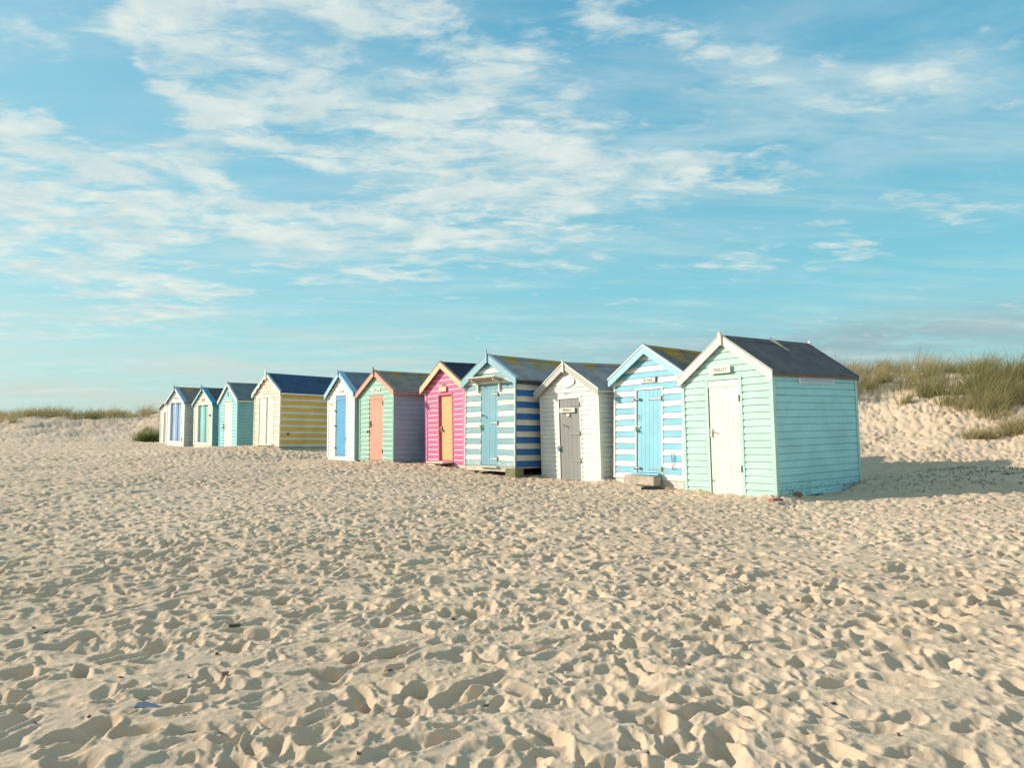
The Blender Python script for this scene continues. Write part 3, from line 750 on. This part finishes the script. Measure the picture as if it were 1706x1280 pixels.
mb = MB(); mb.tube([(-.2, -.02, 1.18), (-.2, -.07, 1.18), (-.16, -.08, 1.16)], .014, RUST, 8); mb.build('handle', dr)
# canopy: sloped timber shelf on two brackets
mb = MB(); mb.prism([(-.50, -.022, 1.990), (.50, -.022, 1.990), (.50, -.30, 2.040), (-.50, -.30, 2.040)], (0, 0, .022), P_((.74, .69, .58), 'h', .5))
mb.prism([(-.49, -.024, 1.972), (.49, -.024, 1.972), (.49, -.285, 2.020), (-.49, -.285, 2.020)], (0, 0, .016), RAWWOOD); cp = mb.build('door_canopy', h['_root'])
for x0 in (-.42, .36):
    mb = MB(); mb.prism([(x0, -.022, 1.72), (x0, -.022, 1.968), (x0, -.25, 2.008), (x0, -.24, 1.97), (x0, -.07, 1.91), (x0, -.055, 1.72)], (.045, 0, 0), P_((.74, .70, .60), 'v', .4)); mb.build('bracket', cp)
# sleepers and block below
hut_box(h, 'foundation_block', 1.795 / 2 - .30, 1.795 / 2 + .03, -.03, .22, -.26, -.012, plain('mossy_block', (.20, .19, .10), .9), bev=.01)
hut_box(h, 'front_step', -.28, .33, -.07, -.018, -.02, .022, P_((.60, .54, .42), 'h', .5))

# --- pink hut, orange door
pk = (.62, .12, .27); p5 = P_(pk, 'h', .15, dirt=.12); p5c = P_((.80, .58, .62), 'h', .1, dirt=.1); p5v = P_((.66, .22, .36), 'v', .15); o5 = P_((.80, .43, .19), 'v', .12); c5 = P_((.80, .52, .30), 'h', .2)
h = hut('pink', X=-1.724, Y=19.41, zb=.007, size=1.03, yaw=-53.093, W=1.882, L=2.4, he=1.960, hr=2.523, roll=-1.14, OF=.113, OS=.096, tilt=-.583, seed=505,
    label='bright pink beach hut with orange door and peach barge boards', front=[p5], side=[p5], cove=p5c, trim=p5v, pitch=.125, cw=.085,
    roof=felt((.025, .035, .065)), barge=c5, fascia=c5, cap=P_((.30, .22, .14), 'h', .3), capw=.07, bd=.135, door=(-.26, .36, .08, 1.73), frame=P_((.60, .14, .26), 'v', .1), fw=.045,
    doorm=o5, planks=6, dyf=.035, rails=[], plinth=(-.13, -.05, P_((.62, .57, .48), 'h', .6)))
sg = hut_box(h, 'name_board', -.20, .15, -.06, -.028, 1.82, 1.95, P_((.78, .50, .28), 'h', .1)); hut_box(h, 'bracket', -.12, .08, -.0278, -.016, 1.85, 1.92, RUST, sg, 0)
mb = MB()
for x in (-.10, -.045, .005, .05): mb.box(x, x + .028, -.026, -.017, 1.975, 2.02, LETTER)
mb.build('lettering', h['_root'])
mb = MB(); mb.tube([(-.22, .0, .88), (-.2, -.05, .88), (-.17, -.06, .86)], .026, plain('dull_brass', (.42, .36, .26), .35, .7), 10); mb.box(-.24, -.17, .0, .033, .82, .94, plain('dull_brass', (.42, .36, .26), .35, .7), .004); mb.tube([(-.14, -.01, .88), (-.11, -.02, .80)], .012, STEEL, 6); mb.build('handle', h['_door'])
hut_box(h, 'door_step', -.38, .42, -.34, -.02, .02, .06, P_((.66, .58, .44), 'h', .5)); hut_box(h, 'step_block', -.34, -.02, -.30, -.03, -.16, .018, P_((.70, .64, .52), 'h', .6)); hut_box(h, 'step_block', .12, .26, -.30, -.03, -.16, .018, DARKWOOD)

# --- green hut with coral door
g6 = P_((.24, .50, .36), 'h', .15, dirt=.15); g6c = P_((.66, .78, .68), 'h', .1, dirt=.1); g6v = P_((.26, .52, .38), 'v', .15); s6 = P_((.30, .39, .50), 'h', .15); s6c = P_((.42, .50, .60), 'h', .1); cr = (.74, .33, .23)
h = hut('green', X=-3.833, Y=21.11, zb=-.011, size=1.055, yaw=-50.846, W=1.842, L=2.4, he=1.851, hr=2.372, roll=-.776, OF=.075, OS=.117, tilt=.045, seed=606,
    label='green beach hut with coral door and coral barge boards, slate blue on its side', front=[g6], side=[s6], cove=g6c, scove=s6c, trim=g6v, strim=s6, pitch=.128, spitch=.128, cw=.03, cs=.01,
    roof=felt((.23, .205, .18), .9), barge=P_(cr, 'h', .15), fascia=P_((.44, .22, .22), 'h', .2), cap=P_((.40, .26, .22), 'h', .3), capw=.09, bd=.115, finial=.11, flow=.12, fwid=.022, fmat=P_((.30, .18, .12), 'v', .3),
    door=(-.375, .36, .02, 1.765), frame=g6v, fw=0.0, doorm=P_(cr, 'v', .1), planks=9, rails=[(1.66, 1.755, -.37, .355)], plinth=(-.14, -.14, P_((.40, .33, .30), 'h', .5)))
mb = MB(); zc_, n_ = 1.925, 8
pts = [(-.24 + .045 * math.cos(a), zc_ + .045 * math.sin(a)) for a in np.linspace(math.pi / 2, 3 * math.pi / 2, n_)] + [(.20 + .045 * math.cos(a), zc_ + .045 * math.sin(a)) for a in np.linspace(-math.pi / 2, math.pi / 2, n_)]
mb.prism([(x, -.036, z) for x, z in pts], (0, .018, 0), P_(wht, 'h', .1)); sg = mb.build('name_plate', h['_root']); text_mesh('lettering', 'CALICO', .062, LETTER, sg, -.02, -.0385, zc_, 1.0)
for z in (.26, 1.55): hut_box(h, 'hinge', .345, .375, -.03, -.022, z - .06, z + .06, RUST, h['_door'], .001)
padlock(h, -.42, .80, RUST, h['_door'], 1.2); mb = MB(); mb.tube([(-.31, -.02, 1.0), (-.30, -.06, 1.0), (-.24, -.065, .98)], .014, RUST, 8); mb.box(-.33, -.28, -.02, -.0125, .9, 1.08, RUST, .002); mb.build('handle', h['_door'])

# --- white hut with light blue door
w7 = P_((.80, .78, .71), 'h', .1, dirt=.1); w7v = P_((.80, .78, .71), 'v', .1); bb7 = P_((.28, .50, .68), 'h', .12)
h = hut('white_blue', X=-5.241, Y=22.88, zb=-.016, size=1.05, yaw=-52.785, W=1.846, L=2.4, he=1.871, hr=2.474, roll=-.493, OF=.09, OS=.095, tilt=-.154, seed=707,
    label='white beach hut with plain blue door and pale blue barge boards', front=[w7], side=[P_((.36, .55, .48), 'h', .15)], trim=w7v, strim=P_((.36, .55, .48), 'v', .15), pitch=.12,
    roof=felt((.16, .19, .215)), barge=P_((.36, .60, .72), 'h', .12), fascia=bb7, cap=bb7, capw=.16, bd=.11, finial=.06, flow=.12, fwid=.02, fmat=bb7,
    door=(-.35, .37, .05, 1.83), frame=w7v, fw=.045, doorm=P_((.10, .36, .58), 'v', .1), planks=8, rails=[(1.70, 1.80, -.34, .36), (.13, .18, -.34, .36)], plinth=(-.07, -.02, w7), cw=.06)
hut_box(h, 'name_plate', -.15, .22, -.03, -.016, 1.915, 1.975, P_((.42, .42, .40), 'h', .1)); hut_box(h, 'name_plate', -.78, -.55, -.03, -.016, 1.56, 1.62, P_((.46, .46, .44), 'h', .1))
for z in (1.38, .94, .30): hut_box(h, 'bolt', -.40, -.30, -.045, -.027, z - .018, z + .018, RUST, h['_door'])
for z in (.55,): hut_box(h, 'hinge', .355, .375, -.034, -.0275, z - .05, z + .05, STEEL, h['_door'], .001)

# --- yellow striped hut
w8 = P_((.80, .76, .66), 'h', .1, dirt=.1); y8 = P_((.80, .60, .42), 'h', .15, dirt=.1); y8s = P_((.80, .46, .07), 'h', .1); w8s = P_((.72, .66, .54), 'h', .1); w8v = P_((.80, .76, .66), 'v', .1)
sh8 = felt((.045, .085, .16), 0, True)
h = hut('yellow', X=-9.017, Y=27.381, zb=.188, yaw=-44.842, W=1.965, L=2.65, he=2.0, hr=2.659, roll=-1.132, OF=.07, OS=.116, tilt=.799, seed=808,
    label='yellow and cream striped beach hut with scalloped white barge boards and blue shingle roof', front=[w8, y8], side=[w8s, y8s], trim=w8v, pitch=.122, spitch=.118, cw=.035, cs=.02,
    roof=sh8, shingle=sh8, ridge_strip=False, barge=w8, fascia=w8, fd=.06, cap=P_((.30, .46, .52), 'h', .2), capw=.08, bd=.13, scallop=True, finial=.26, flow=.26, fwid=.035, rfinial=.24,
    door=(-.58, .50, .10, 1.81), frame=w8v, fw=.045, fth=.11, doorm=w8v, leaves=[(-.58, -.04, 5, w8v), (-.04, .50, 5, w8v)], muntin=-.04, plinth=(-.08, -.13, P_((.36, .33, .30), 'h', .5)))
hut_box(h, 'door_sill', -.62, .55, -.08, -.02, .05, .09, w8)
hut_box(h, 'vent', 1.965 / 2 + .0125, 1.965 / 2 + .03, .28, .36, .42, .50, RUST)

# --- teal hut with cream door
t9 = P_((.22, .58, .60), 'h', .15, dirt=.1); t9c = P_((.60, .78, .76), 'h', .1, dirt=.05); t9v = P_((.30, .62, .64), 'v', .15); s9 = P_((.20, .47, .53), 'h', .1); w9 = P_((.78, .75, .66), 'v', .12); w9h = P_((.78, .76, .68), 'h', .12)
h = hut('teal', X=-11.858, Y=31.157, zb=-.095, yaw=-47.398, W=1.894, L=2.6, he=2.10, hr=2.80, roll=-1.478, OF=.06, OS=.103, tilt=-.044, seed=909,
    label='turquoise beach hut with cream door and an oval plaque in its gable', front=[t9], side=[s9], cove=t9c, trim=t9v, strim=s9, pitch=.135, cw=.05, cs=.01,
    roof=felt((.13, .17, .185)), barge=w9h, fascia=w9h, fd=.04, cap=P_((.36, .44, .46), 'h', .2), capw=.08, bd=.10, finial=.05, flow=.12, fwid=.025, rfinial=.12, rfmat=P_((.10, .16, .18), 'v', .1),
    door=(-.43, .40, .0, 2.04), frame=t9v, fw=.0, doorm=w9, planks=5, rails=[(1.95, 2.03, -.42, .39)])
hut_box(h, 'door_head', -.45, .42, -.035, -.016, 2.06, 2.12, w9h)
mb = MB(); mb.prism([(-.05 + .06 * math.cos(a), -.035, 2.36 + .11 * math.sin(a)) for a in np.linspace(0, 2 * math.pi, 17)[:-1]], (0, .018, 0), plain('stone_plaque', (.36, .34, .26), .8)); mb.build('gable_plaque', h['_root'])
mb = MB(); mb.tube([(-.36, -.03, 1.12), (-.36, -.06, 1.12), (-.36, -.06, 1.0), (-.30, -.05, 1.0)], .018, RUST, 6); mb.build('handle', h['_door']); padlock(h, -.46, .98, RUST, h['_door'], 1.4)

# --- cream hut with turquoise doors and blue roof edging
w10 = P_((.76, .72, .60), 'h', .15, dirt=.15); w10v = P_((.78, .75, .66), 'v', .12); tq = P_((.26, .60, .58), 'v', .08)
h = hut('cream_teal', X=-13.831, Y=33.359, zb=.038, yaw=-44.392, W=1.932, L=2.4, he=1.90, hr=2.551, roll=-.531, OF=.075, OS=.112, tilt=-.028, seed=1010,
    label='cream beach hut with turquoise double doors and bright blue roof edging', front=[w10], side=[P_((.18, .40, .40), 'h', .1)], trim=w10v, strim=P_((.18, .40, .40), 'v', .1), pitch=.15,
    roof=felt((.10, .085, .085), .0), barge=P_((.42, .70, .70), 'h', .1), fascia=P_((.04, .26, .42), 'h', .1), fd=.09, cap=P_((.04, .28, .46), 'h', .1), capw=.22, bd=.09, scallop=True, finial=.14, flow=.16, fwid=.022, fmat=P_((.05, .20, .32), 'v', .1), rfinial=.12,
    rfmat=P_((.08, .18, .22), 'v', .1), door=(-.53, .53, .16, 1.82), frame=w10v, fw=.06, doorm=tq, leaves=[(-.53, 0, 4, tq), (0, .53, 4, tq)], muntin=.0, dyf=.05, base=.02, cw=.09, plinth=(-.10, -.06, w10))
sg = hut_box(h, 'name_plate', -.17, .13, -.03, -.016, 2.0, 2.10, P_((.30, .24, .16), 'h', .1)); text_mesh('lettering', 'MIA', .10, P_((.72, .68, .58), 'h', .1), sg, -.02, -.0325, 2.05, 1.1)
mb = MB(); mb.prism([(.74 + .06 * math.cos(a), -.04, 1.35 + .06 * math.sin(a)) for a in np.linspace(0, 2 * math.pi, 13)[:-1]], (0, .02, 0), RUST); mb.build('vent', h['_root'])

# --- white hut with pale blue doors
w11 = P_((.80, .79, .74), 'h', .08, dirt=.08); w11v = P_((.80, .79, .74), 'v', .08); bl = P_((.28, .45, .68), 'v', .08); vb = P_((.34, .42, .62), 'h', .1)
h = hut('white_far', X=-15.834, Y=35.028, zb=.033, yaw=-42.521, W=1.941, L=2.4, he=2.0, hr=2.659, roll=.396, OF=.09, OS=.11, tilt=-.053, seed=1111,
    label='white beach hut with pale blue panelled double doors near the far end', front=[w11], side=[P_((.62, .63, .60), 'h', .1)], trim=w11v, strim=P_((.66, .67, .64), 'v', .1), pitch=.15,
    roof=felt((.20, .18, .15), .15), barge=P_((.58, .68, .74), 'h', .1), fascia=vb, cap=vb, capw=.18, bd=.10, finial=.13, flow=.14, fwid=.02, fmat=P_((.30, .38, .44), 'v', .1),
    door=(-.55, .58, .19, 1.97), frame=w11v, fw=.07, doorm=bl, leaves=[(-.55, .015, 4, bl), (.015, .58, 4, bl)], muntin=.015, dyf=.05, cw=.09, plinth=(-.09, -.18, w11))
sg = hut_box(h, 'name_plate', -.20, .20, -.03, -.016, 2.14, 2.23, P_((.60, .60, .56), 'h', .1)); text_mesh('lettering', 'ELLIE', .085, LETTER, sg, 0, -.0325, 2.185, 1.1)
hut_box(h, 'meter_box', .66, .76, -.05, -.016, .20, .38, P_((.70, .70, .66), 'v', .1))

# --- last hut, mostly hidden
w12 = P_((.76, .71, .62), 'h', .2, dirt=.2)
h = hut('far_end', X=-17.1, Y=37.05, zb=.04, yaw=-43, W=1.9, L=2.4, he=1.76, hr=2.22, roll=0, OF=.08, OS=.10, tilt=0, seed=1212,
    label='low cream beach hut with grey green door, last and farthest in the row', front=[w12], side=[w12], trim=P_((.76, .71, .62), 'v', .2), roof=felt((.17, .16, .15)), barge=P_((.42, .42, .38), 'h', .4), fascia=P_((.42, .42, .38), 'h', .4), bd=.07,
    door=(-.50, .30, .05, 1.55), frame=P_((.70, .70, .66), 'v', .1), fw=.05, doorm=P_((.36, .42, .34), 'v', .2), planks=6, plinth=(-.12, -.08, P_((.3, .3, .28), 'h', .3)))


# ------------------------------------------------------------------ timber steps, bricks and litter on the sand
def thing_mesh(mb, name, label, cat, loc, rz=0, group=None, smooth=False, rx=0, ry=0):
    o = mb.build(name, smooth=smooth); o.location = loc; o.rotation_euler = (rx, ry, rz); return tag(o, label, cat, group)

def rough_box(lx, ly, lz, mat, seed, end=None, jit=.006):
    """squared timber or block with worn, uneven edges"""
    rnd = random.Random(seed); n = max(3, int(lx / .08)); mb = MB(); rings = []
    for i in range(n + 1):
        x = -lx / 2 + lx * i / n; ring = []
        for (sy, sz) in ((-1, 0), (-1, 0.12), (-.85, 1), (.85, 1), (1, .88), (1, 0)):
            ring.append(Vector((x + rnd.uniform(-jit, jit), sy * ly / 2 + rnd.uniform(-jit, jit), sz * lz + rnd.uniform(-jit, jit))))
        rings.append(ring)
    k = len(rings[0])
    for a, b_ in zip(rings, rings[1:]):
        for i in range(k):
            j = (i + 1) % k; mb.poly([a[j], a[i], b_[i], b_[j]], mat)
    mb.poly(rings[0], end or mat); mb.poly(rings[-1][::-1], end or mat); return mb

yw = R(-55)
SLEEP = plain('weathered_sleeper', (.44, .36, .28), .9, 0, .3, 7)
thing_mesh(rough_box(.78, .20, .17, SLEEP, 1), 'timber_sleeper', 'upper weathered timber sleeper forming a step under the bright blue door', 'sleeper', (2.50, 14.33, -.11), yw + .02)
thing_mesh(rough_box(.66, .17, .14, SLEEP, 2, DARKWOOD), 'timber_sleeper', 'lower timber sleeper lying on the sand in front of the blue door step', 'sleeper', (2.24, 14.12, -.25), R(-48))
thing_mesh(rough_box(.40, .13, .12, DARKWOOD, 3), 'timber_post', 'dark charred timber stub beside the steps of the blue striped hut', 'timber', (2.55, 13.98, -.24), R(20))
thing_mesh(rough_box(.50, .10, .06, plain('brown_plank', (.26, .16, .10), .85), 4), 'timber_plank', 'brown plank leaning in the sand between the blue striped hut and the mint hut', 'plank', (3.0, 13.62, -.20), R(-60), ry=.12)
for (x, y, rz, lb) in ((4.04, 11.42, .5, 'red brick under the front right corner of the mint hut'), (4.62, 12.05, 1.1, 'dark red brick half buried under the middle of the mint side wall'), (5.35, 12.90, .2, 'red brick near the rear corner of the mint hut')):
    mb = rough_box(.21, .10, .065, BRICK, int(x * 10), jit=.004); thing_mesh(mb, 'brick', lb, 'brick', (x, y, gz(x, y) + .005), rz, 'bricks supporting the mint hut')
thing_mesh(rough_box(.2, .12, .05, plain('pale_stone', (.42, .38, .32), .9), 9), 'stone', 'small pale stone on the sand below the mint hut corner', 'stone', (3.98, 11.18, gz(3.98, 11.18) + .0), .7)
# tangle of dry twigs at the rear corner of the mint hut
mb = MB(); rnd = random.Random(77); TW = plain('dry_twig', (.15, .115, .08), .95)
for k in range(90):
    a = rnd.uniform(0, 6.28); ln = rnd.uniform(.12, .42); x0, y0 = rnd.gauss(0, .30), rnd.gauss(0, .16)
    p0 = Vector((x0, y0, rnd.uniform(0, .06))); p2 = p0 + Vector((math.cos(a) * ln, math.sin(a) * ln * .6, rnd.uniform(.0, .16))); p1 = (p0 + p2) / 2 + Vector((rnd.uniform(-.05, .05), rnd.uniform(-.05, .05), rnd.uniform(0, .06)))
    mb.tube([p0, p1, p2], .006, TW, 4, .002)
thing_mesh(mb, 'twig_pile', 'tangle of dry twigs banked against the rear corner of the mint hut', 'twigs', (5.72, 13.25, gz(5.72, 13.25) + .01), .4)

mb = MB(); rnd = random.Random(91)
for k in range(700):
    x, y = rnd.gauss(8.2, 1.3), rnd.gauss(12.8, .7)
    if not (5.9 < x < 10.8 and 11.6 < y < 14.4): continue
    z = float(sand_height(np.array([x]), np.array([y]))[0]) + .008; a = rnd.uniform(0, 6.28); ln = rnd.uniform(.02, .10)
    dx_, dy_ = math.cos(a) * ln, math.sin(a) * ln
    mb.tube([(x, y, z), (x + dx_ * .5, y + dy_ * .5, z + rnd.uniform(.0, .04)), (x + dx_, y + dy_, z + rnd.uniform(-.01, .03))], rnd.uniform(.003, .007), TW, 4, .002)
o = mb.build('plant_debris'); tag(o, 'dead roots and stems strewn over the shaded sand mound right of the mint hut', 'plant debris', kind='stuff')

def on_sand(x, y): return float(sand_height(np.array([float(x)]), np.array([float(y)]))[0])
# blue plastic scrap
mb = MB(); BLU = plain('faded_blue_plastic', (.10, .15, .22), .45)
pts = [(-.06, 0, .0), (-.045, .010, .010), (-.015, .014, .013), (.02, .010, .009), (.065, .0, .003), (.03, -.008, .004), (-.01, -.012, .008), (-.045, -.010, .006)]
mb.prism(pts, (0, 0, -.006), BLU)
thing_mesh(mb, 'plastic_scrap', 'scrap of faded blue plastic half buried in the foreground sand', 'litter', (-1.28, 2.68, on_sand(-1.28, 2.68) + .000), R(-8), rx=.25)
mb = MB(); mb.prism([(.013 * math.cos(a) * (1 + .3 * math.sin(3 * a)), .009 * math.sin(a), .003) for a in np.linspace(0, 6.28, 12)[:-1]], (0, 0, .010), plain('mussel_shell', (.05, .05, .07), .3))
mb.prism([(.006 + .008 * math.cos(a), .006 * math.sin(a), .0075) for a in np.linspace(0, 6.28, 10)[:-1]], (0, 0, .004), plain('shell_pearl', (.55, .56, .6), .25))
thing_mesh(mb, 'shell', 'small dark and pearly broken shell in the left foreground sand', 'shell', (-1.03, 2.46, on_sand(-1.03, 2.46)), .6)
mb = rough_box(.055, .016, .010, DARKWOOD, 12, jit=.003); thing_mesh(mb, 'driftwood', 'short black stick lying on the sand left of centre', 'driftwood', (-1.36, 3.72, on_sand(-1.36, 3.72) + .004), .35)
mb = rough_box(.020, .016, .012, plain('brown_pebble', (.20, .13, .11), .6), 13, jit=.004); thing_mesh(mb, 'pebble', 'reddish brown pebble in the sand above the blue plastic scrap', 'pebble', (-1.14, 3.02, on_sand(-1.14, 3.02) + .002), .8)
def px_ground(px, py):
    X = px - 853.; Yp = py - 640.; P0 = R(3.18); u = -Yp / 1237.7
    dv = Vector((X / 1237.7, math.cos(P0) - u * math.sin(P0), math.sin(P0) + u * math.cos(P0))); s = (0.0 - CAM_H) / dv.z
    return dv.x * s, dv.y * s
bits = [(58, 1054), (80, 1054), (220, 1110), (204, 1143), (557, 1125), (651, 1127), (515, 1115), (363, 1100), (302, 1178), (150, 1210), (316, 1138), (370, 1230), (1390, 1172), (1318, 1170), (1082, 1269),
        (690, 1250), (1060, 1206), (900, 1130), (757, 1040), (1240, 1060), (470, 1160), (60, 1220), (600, 1270), (1500, 1230), (1330, 1005), (1000, 975), (240, 960), (1150, 1110), (812, 1180), (1620, 1090)]
def bit_mesh(k):
    mb = rough_box(random.uniform(.010, .024), random.uniform(.005, .009), random.uniform(.004, .008), TW if k % 3 else plain('dark_pebble', (.09, .08, .075), .6), 50 + k, jit=.002)
    return mb
for k, (px, py) in enumerate(bits):
    x, y = px_ground(px, py)
    thing_mesh(bit_mesh(k), 'twig_fragment', 'tiny dark fragment of twig or stone scattered on the open sand', 'fragment', (x, y, on_sand(x, y) + .001), random.uniform(0, 3), 'dark fragments scattered on the sand')


# ------------------------------------------------------------------ dune grass
def grass_material(name, straw, green, dark):
    m, t, b = bsdf_mat(name)
    at = t.new('ShaderNodeAttribute', attribute_name='tint', attribute_type='GEOMETRY'); s_ = t.new('ShaderNodeSeparateColor'); t.l.new(at.outputs['Color'], s_.inputs[0])
    c = t.mix(s_.outputs[0], green, straw); c = t.mix(t.math('MULTIPLY', s_.outputs[1], 0.6), c, dark)
    t.put(b.inputs['Base Color'], c); b.inputs['Roughness'].default_value = 0.6; b.inputs['Specular IOR Level'].default_value = 0.25
    tr = t.new('ShaderNodeBsdfTranslucent'); t.l.new(c, tr.inputs[0]); mx = t.new('ShaderNodeMixShader'); mx.inputs[0].default_value = 0.35
    t.l.new(b.outputs[0], mx.inputs[1]); t.l.new(tr.outputs[0], mx.inputs[2]); t.l.new(mx.outputs[0], t.n['Material Output'].inputs[0]); return m

def blades(name, roots, hgt, lean_dir, lean, width, mat, strawness, origin=(0, 0, 0), seed=1):
    """grass blades: tapering, arching strips; roots (n,3)"""
    r = np.random.default_rng(seed); n = len(roots); S = 5
    ph = r.uniform(0, 2 * np.pi, n); ax = np.stack([np.cos(ph), np.sin(ph), np.zeros(n)], 1)
    t = np.linspace(0, 1, S)[None, :, None]
    ld = lean_dir[:, None, :]; H_ = hgt[:, None, None]; ln = lean[:, None, None]
    pos = roots[:, None, :] + ld * H_ * ln * (t ** 1.8) + np.array([0, 0, 1.0]) * H_ * (t - 0.42 * ln * t ** 2.4)
    wv = (width[:, None, None] * (1 - t ** 1.6) + 0.0008) * ax[:, None, :]
    v = np.stack([pos - wv / 2, pos + wv / 2], 2).reshape(-1, 3)
    base = np.arange(n)[:, None] * (2 * S) + np.arange(S - 1)[None, :] * 2
    q = np.stack([base, base + 1, base + 3, base + 2], -1).reshape(-1, 4)
    o = np_mesh(name, v - np.array(origin), q, mat, False); o.location = origin
    col = np.zeros((len(v), 4), dtype=np.float32)
    tt = np.repeat(np.tile(np.linspace(0, 1, S), n), 2)
    st = np.repeat(np.clip(strawness + r.normal(0, .22, n), 0, 1), 2 * S); col[:, 0] = np.clip(st * (0.75 + .35 * tt), 0, 1)
    col[:, 1] = np.repeat(r.random(n) ** 3, 2 * S); col[:, 3] = 1
    ca = o.data.color_attributes.new('tint', 'FLOAT_COLOR', 'POINT'); ca.data.foreach_set('color', col.ravel())
    return o

def field(centres, per, spread, hmean, seed, wind=(0.8, 0.25)):
    r = np.random.default_rng(seed); c = np.repeat(centres[:, :2], per, 0); m = len(c); sz = np.repeat(centres[:, 2], per); kind = np.repeat(centres[:, 3], per)
    off = r.normal(0, 1, (m, 2)) * spread * sz[:, None]
    p = c + off * 0.55; z = base_height(p[:, 0], p[:, 1]) - 0.03
    h_ = hmean * sz * r.uniform(.45, 1.15, m)
    dirv = np.stack([off[:, 0] * 1.2 / spread + wind[0] + r.normal(0, .45, m), off[:, 1] * 1.2 / spread + wind[1] + r.normal(0, .45, m), np.zeros(m)], 1)
    dirv /= np.linalg.norm(dirv, axis=1)[:, None] + 1e-6
    lean = np.clip(r.normal(.62, .24, m), .08, 1.15)
    return np.stack([p[:, 0], p[:, 1], z], 1), h_, dirv, lean, kind

GR = grass_material('marram_grass_blades', (0.56, 0.45, 0.25), (0.235, 0.225, 0.075), (0.07, 0.055, 0.025))
GG = grass_material('green_grass_blades', (0.40, 0.36, 0.14), (0.13, 0.20, 0.04), (0.04, 0.05, 0.02))
r_ = np.random.default_rng(3)
# right dune
cs = []
while len(cs) < 250:
    X = r_.uniform(7.5, 24); Y = r_.uniform(17, 30)
    s = (X - 10) * .785 + (Y - 16) * .62 + 0.9 * float(fbm(np.array([X]), np.array([Y]), 3.0, 2, 51)[0])
    if s > 3.0 and s < 10.5 and X / Y > .38 and X / Y < 1.0:
        cs.append((X, Y, r_.choice([.6, .8, 1.0, 1.3]) * r_.uniform(.85, 1.15), np.clip(.5 + .6 * float(fbm(np.array([X]), np.array([Y]), 3.5, 2, 57)[0]), 0, 1)))
cs = np.array(cs); g = field(cs, 150, .24, .86, 5, (1.0, .1))
o = blades('marram_grass', g[0], g[1], g[2], g[3], RNG.uniform(.006, .012, len(g[0])), GR, g[4] * .85 + .12, (13, 21, 1.5)); tag(o, 'marram grass covering the dune behind the mint hut at right', 'grass', kind='stuff')
# left dune
cs = []
while len(cs) < 300:
    X = r_.uniform(-46, -18); Y = r_.uniform(42, 58)
    yy = Y + 2.2 * float(fbm(np.array([X]), np.array([Y]), 9.0, 3, 41)[0]); pn = float(fbm(np.array([X]), np.array([Y]), 3.0, 2, 59)[0])
    if (yy > 49.5 or (yy > 44 and pn > .30)) and X / Y < -.50 + (.02 if yy < 54 else 0):
        cs.append((X, Y, r_.uniform(.45, 1.35), np.clip(.4 + .6 * pn, 0, 1)))
cs = np.array(cs); g = field(cs, 70, .45, .80, 8)
o = blades('marram_grass', g[0], g[1], g[2], g[3], RNG.uniform(.014, .024, len(g[0])), GR, g[4], (-32, 52, 1.2)); tag(o, 'marram grass along the crest of the low dune at left', 'grass', kind='stuff')

def tussock(name, x, y, n, spread, hgt, mat, straw, label, seed, wid=(.007, .013)):
    c = np.array([(x + dx_, y + dy_, s_, straw) for dx_, dy_, s_ in [(np.random.default_rng(seed + i).normal(0, spread * .7), np.random.default_rng(seed + 50 + i).normal(0, spread * .5), np.random.default_rng(seed + i + 9).uniform(.7, 1.1)) for i in range(7)]])
    g = field(c, n // 7, spread * .5, hgt, seed)
    o = blades(name, g[0], g[1], g[2], g[3], np.random.default_rng(seed).uniform(wid[0], wid[1], len(g[0])), mat, g[4], (x, y, gz(x, y)), seed); tag(o, label, 'grass clump')
tussock('grass_tussock', 12.0, 18.6, 2600, .75, .55, GR, .75, 'straw coloured grass tussock lowest on the right dune slope', 400)
tussock('grass_tussock', 11.05, 16.6, 2600, .55, .55, GR, .8, 'brownish grass tussock spilling down the sand face at the right edge', 610)
tussock('grass_tussock', -19.35, 39.6, 1100, .50, .95, GG, .3, 'dark green grass tussock in the sand beside the farthest hut', 500, (.014, .022))
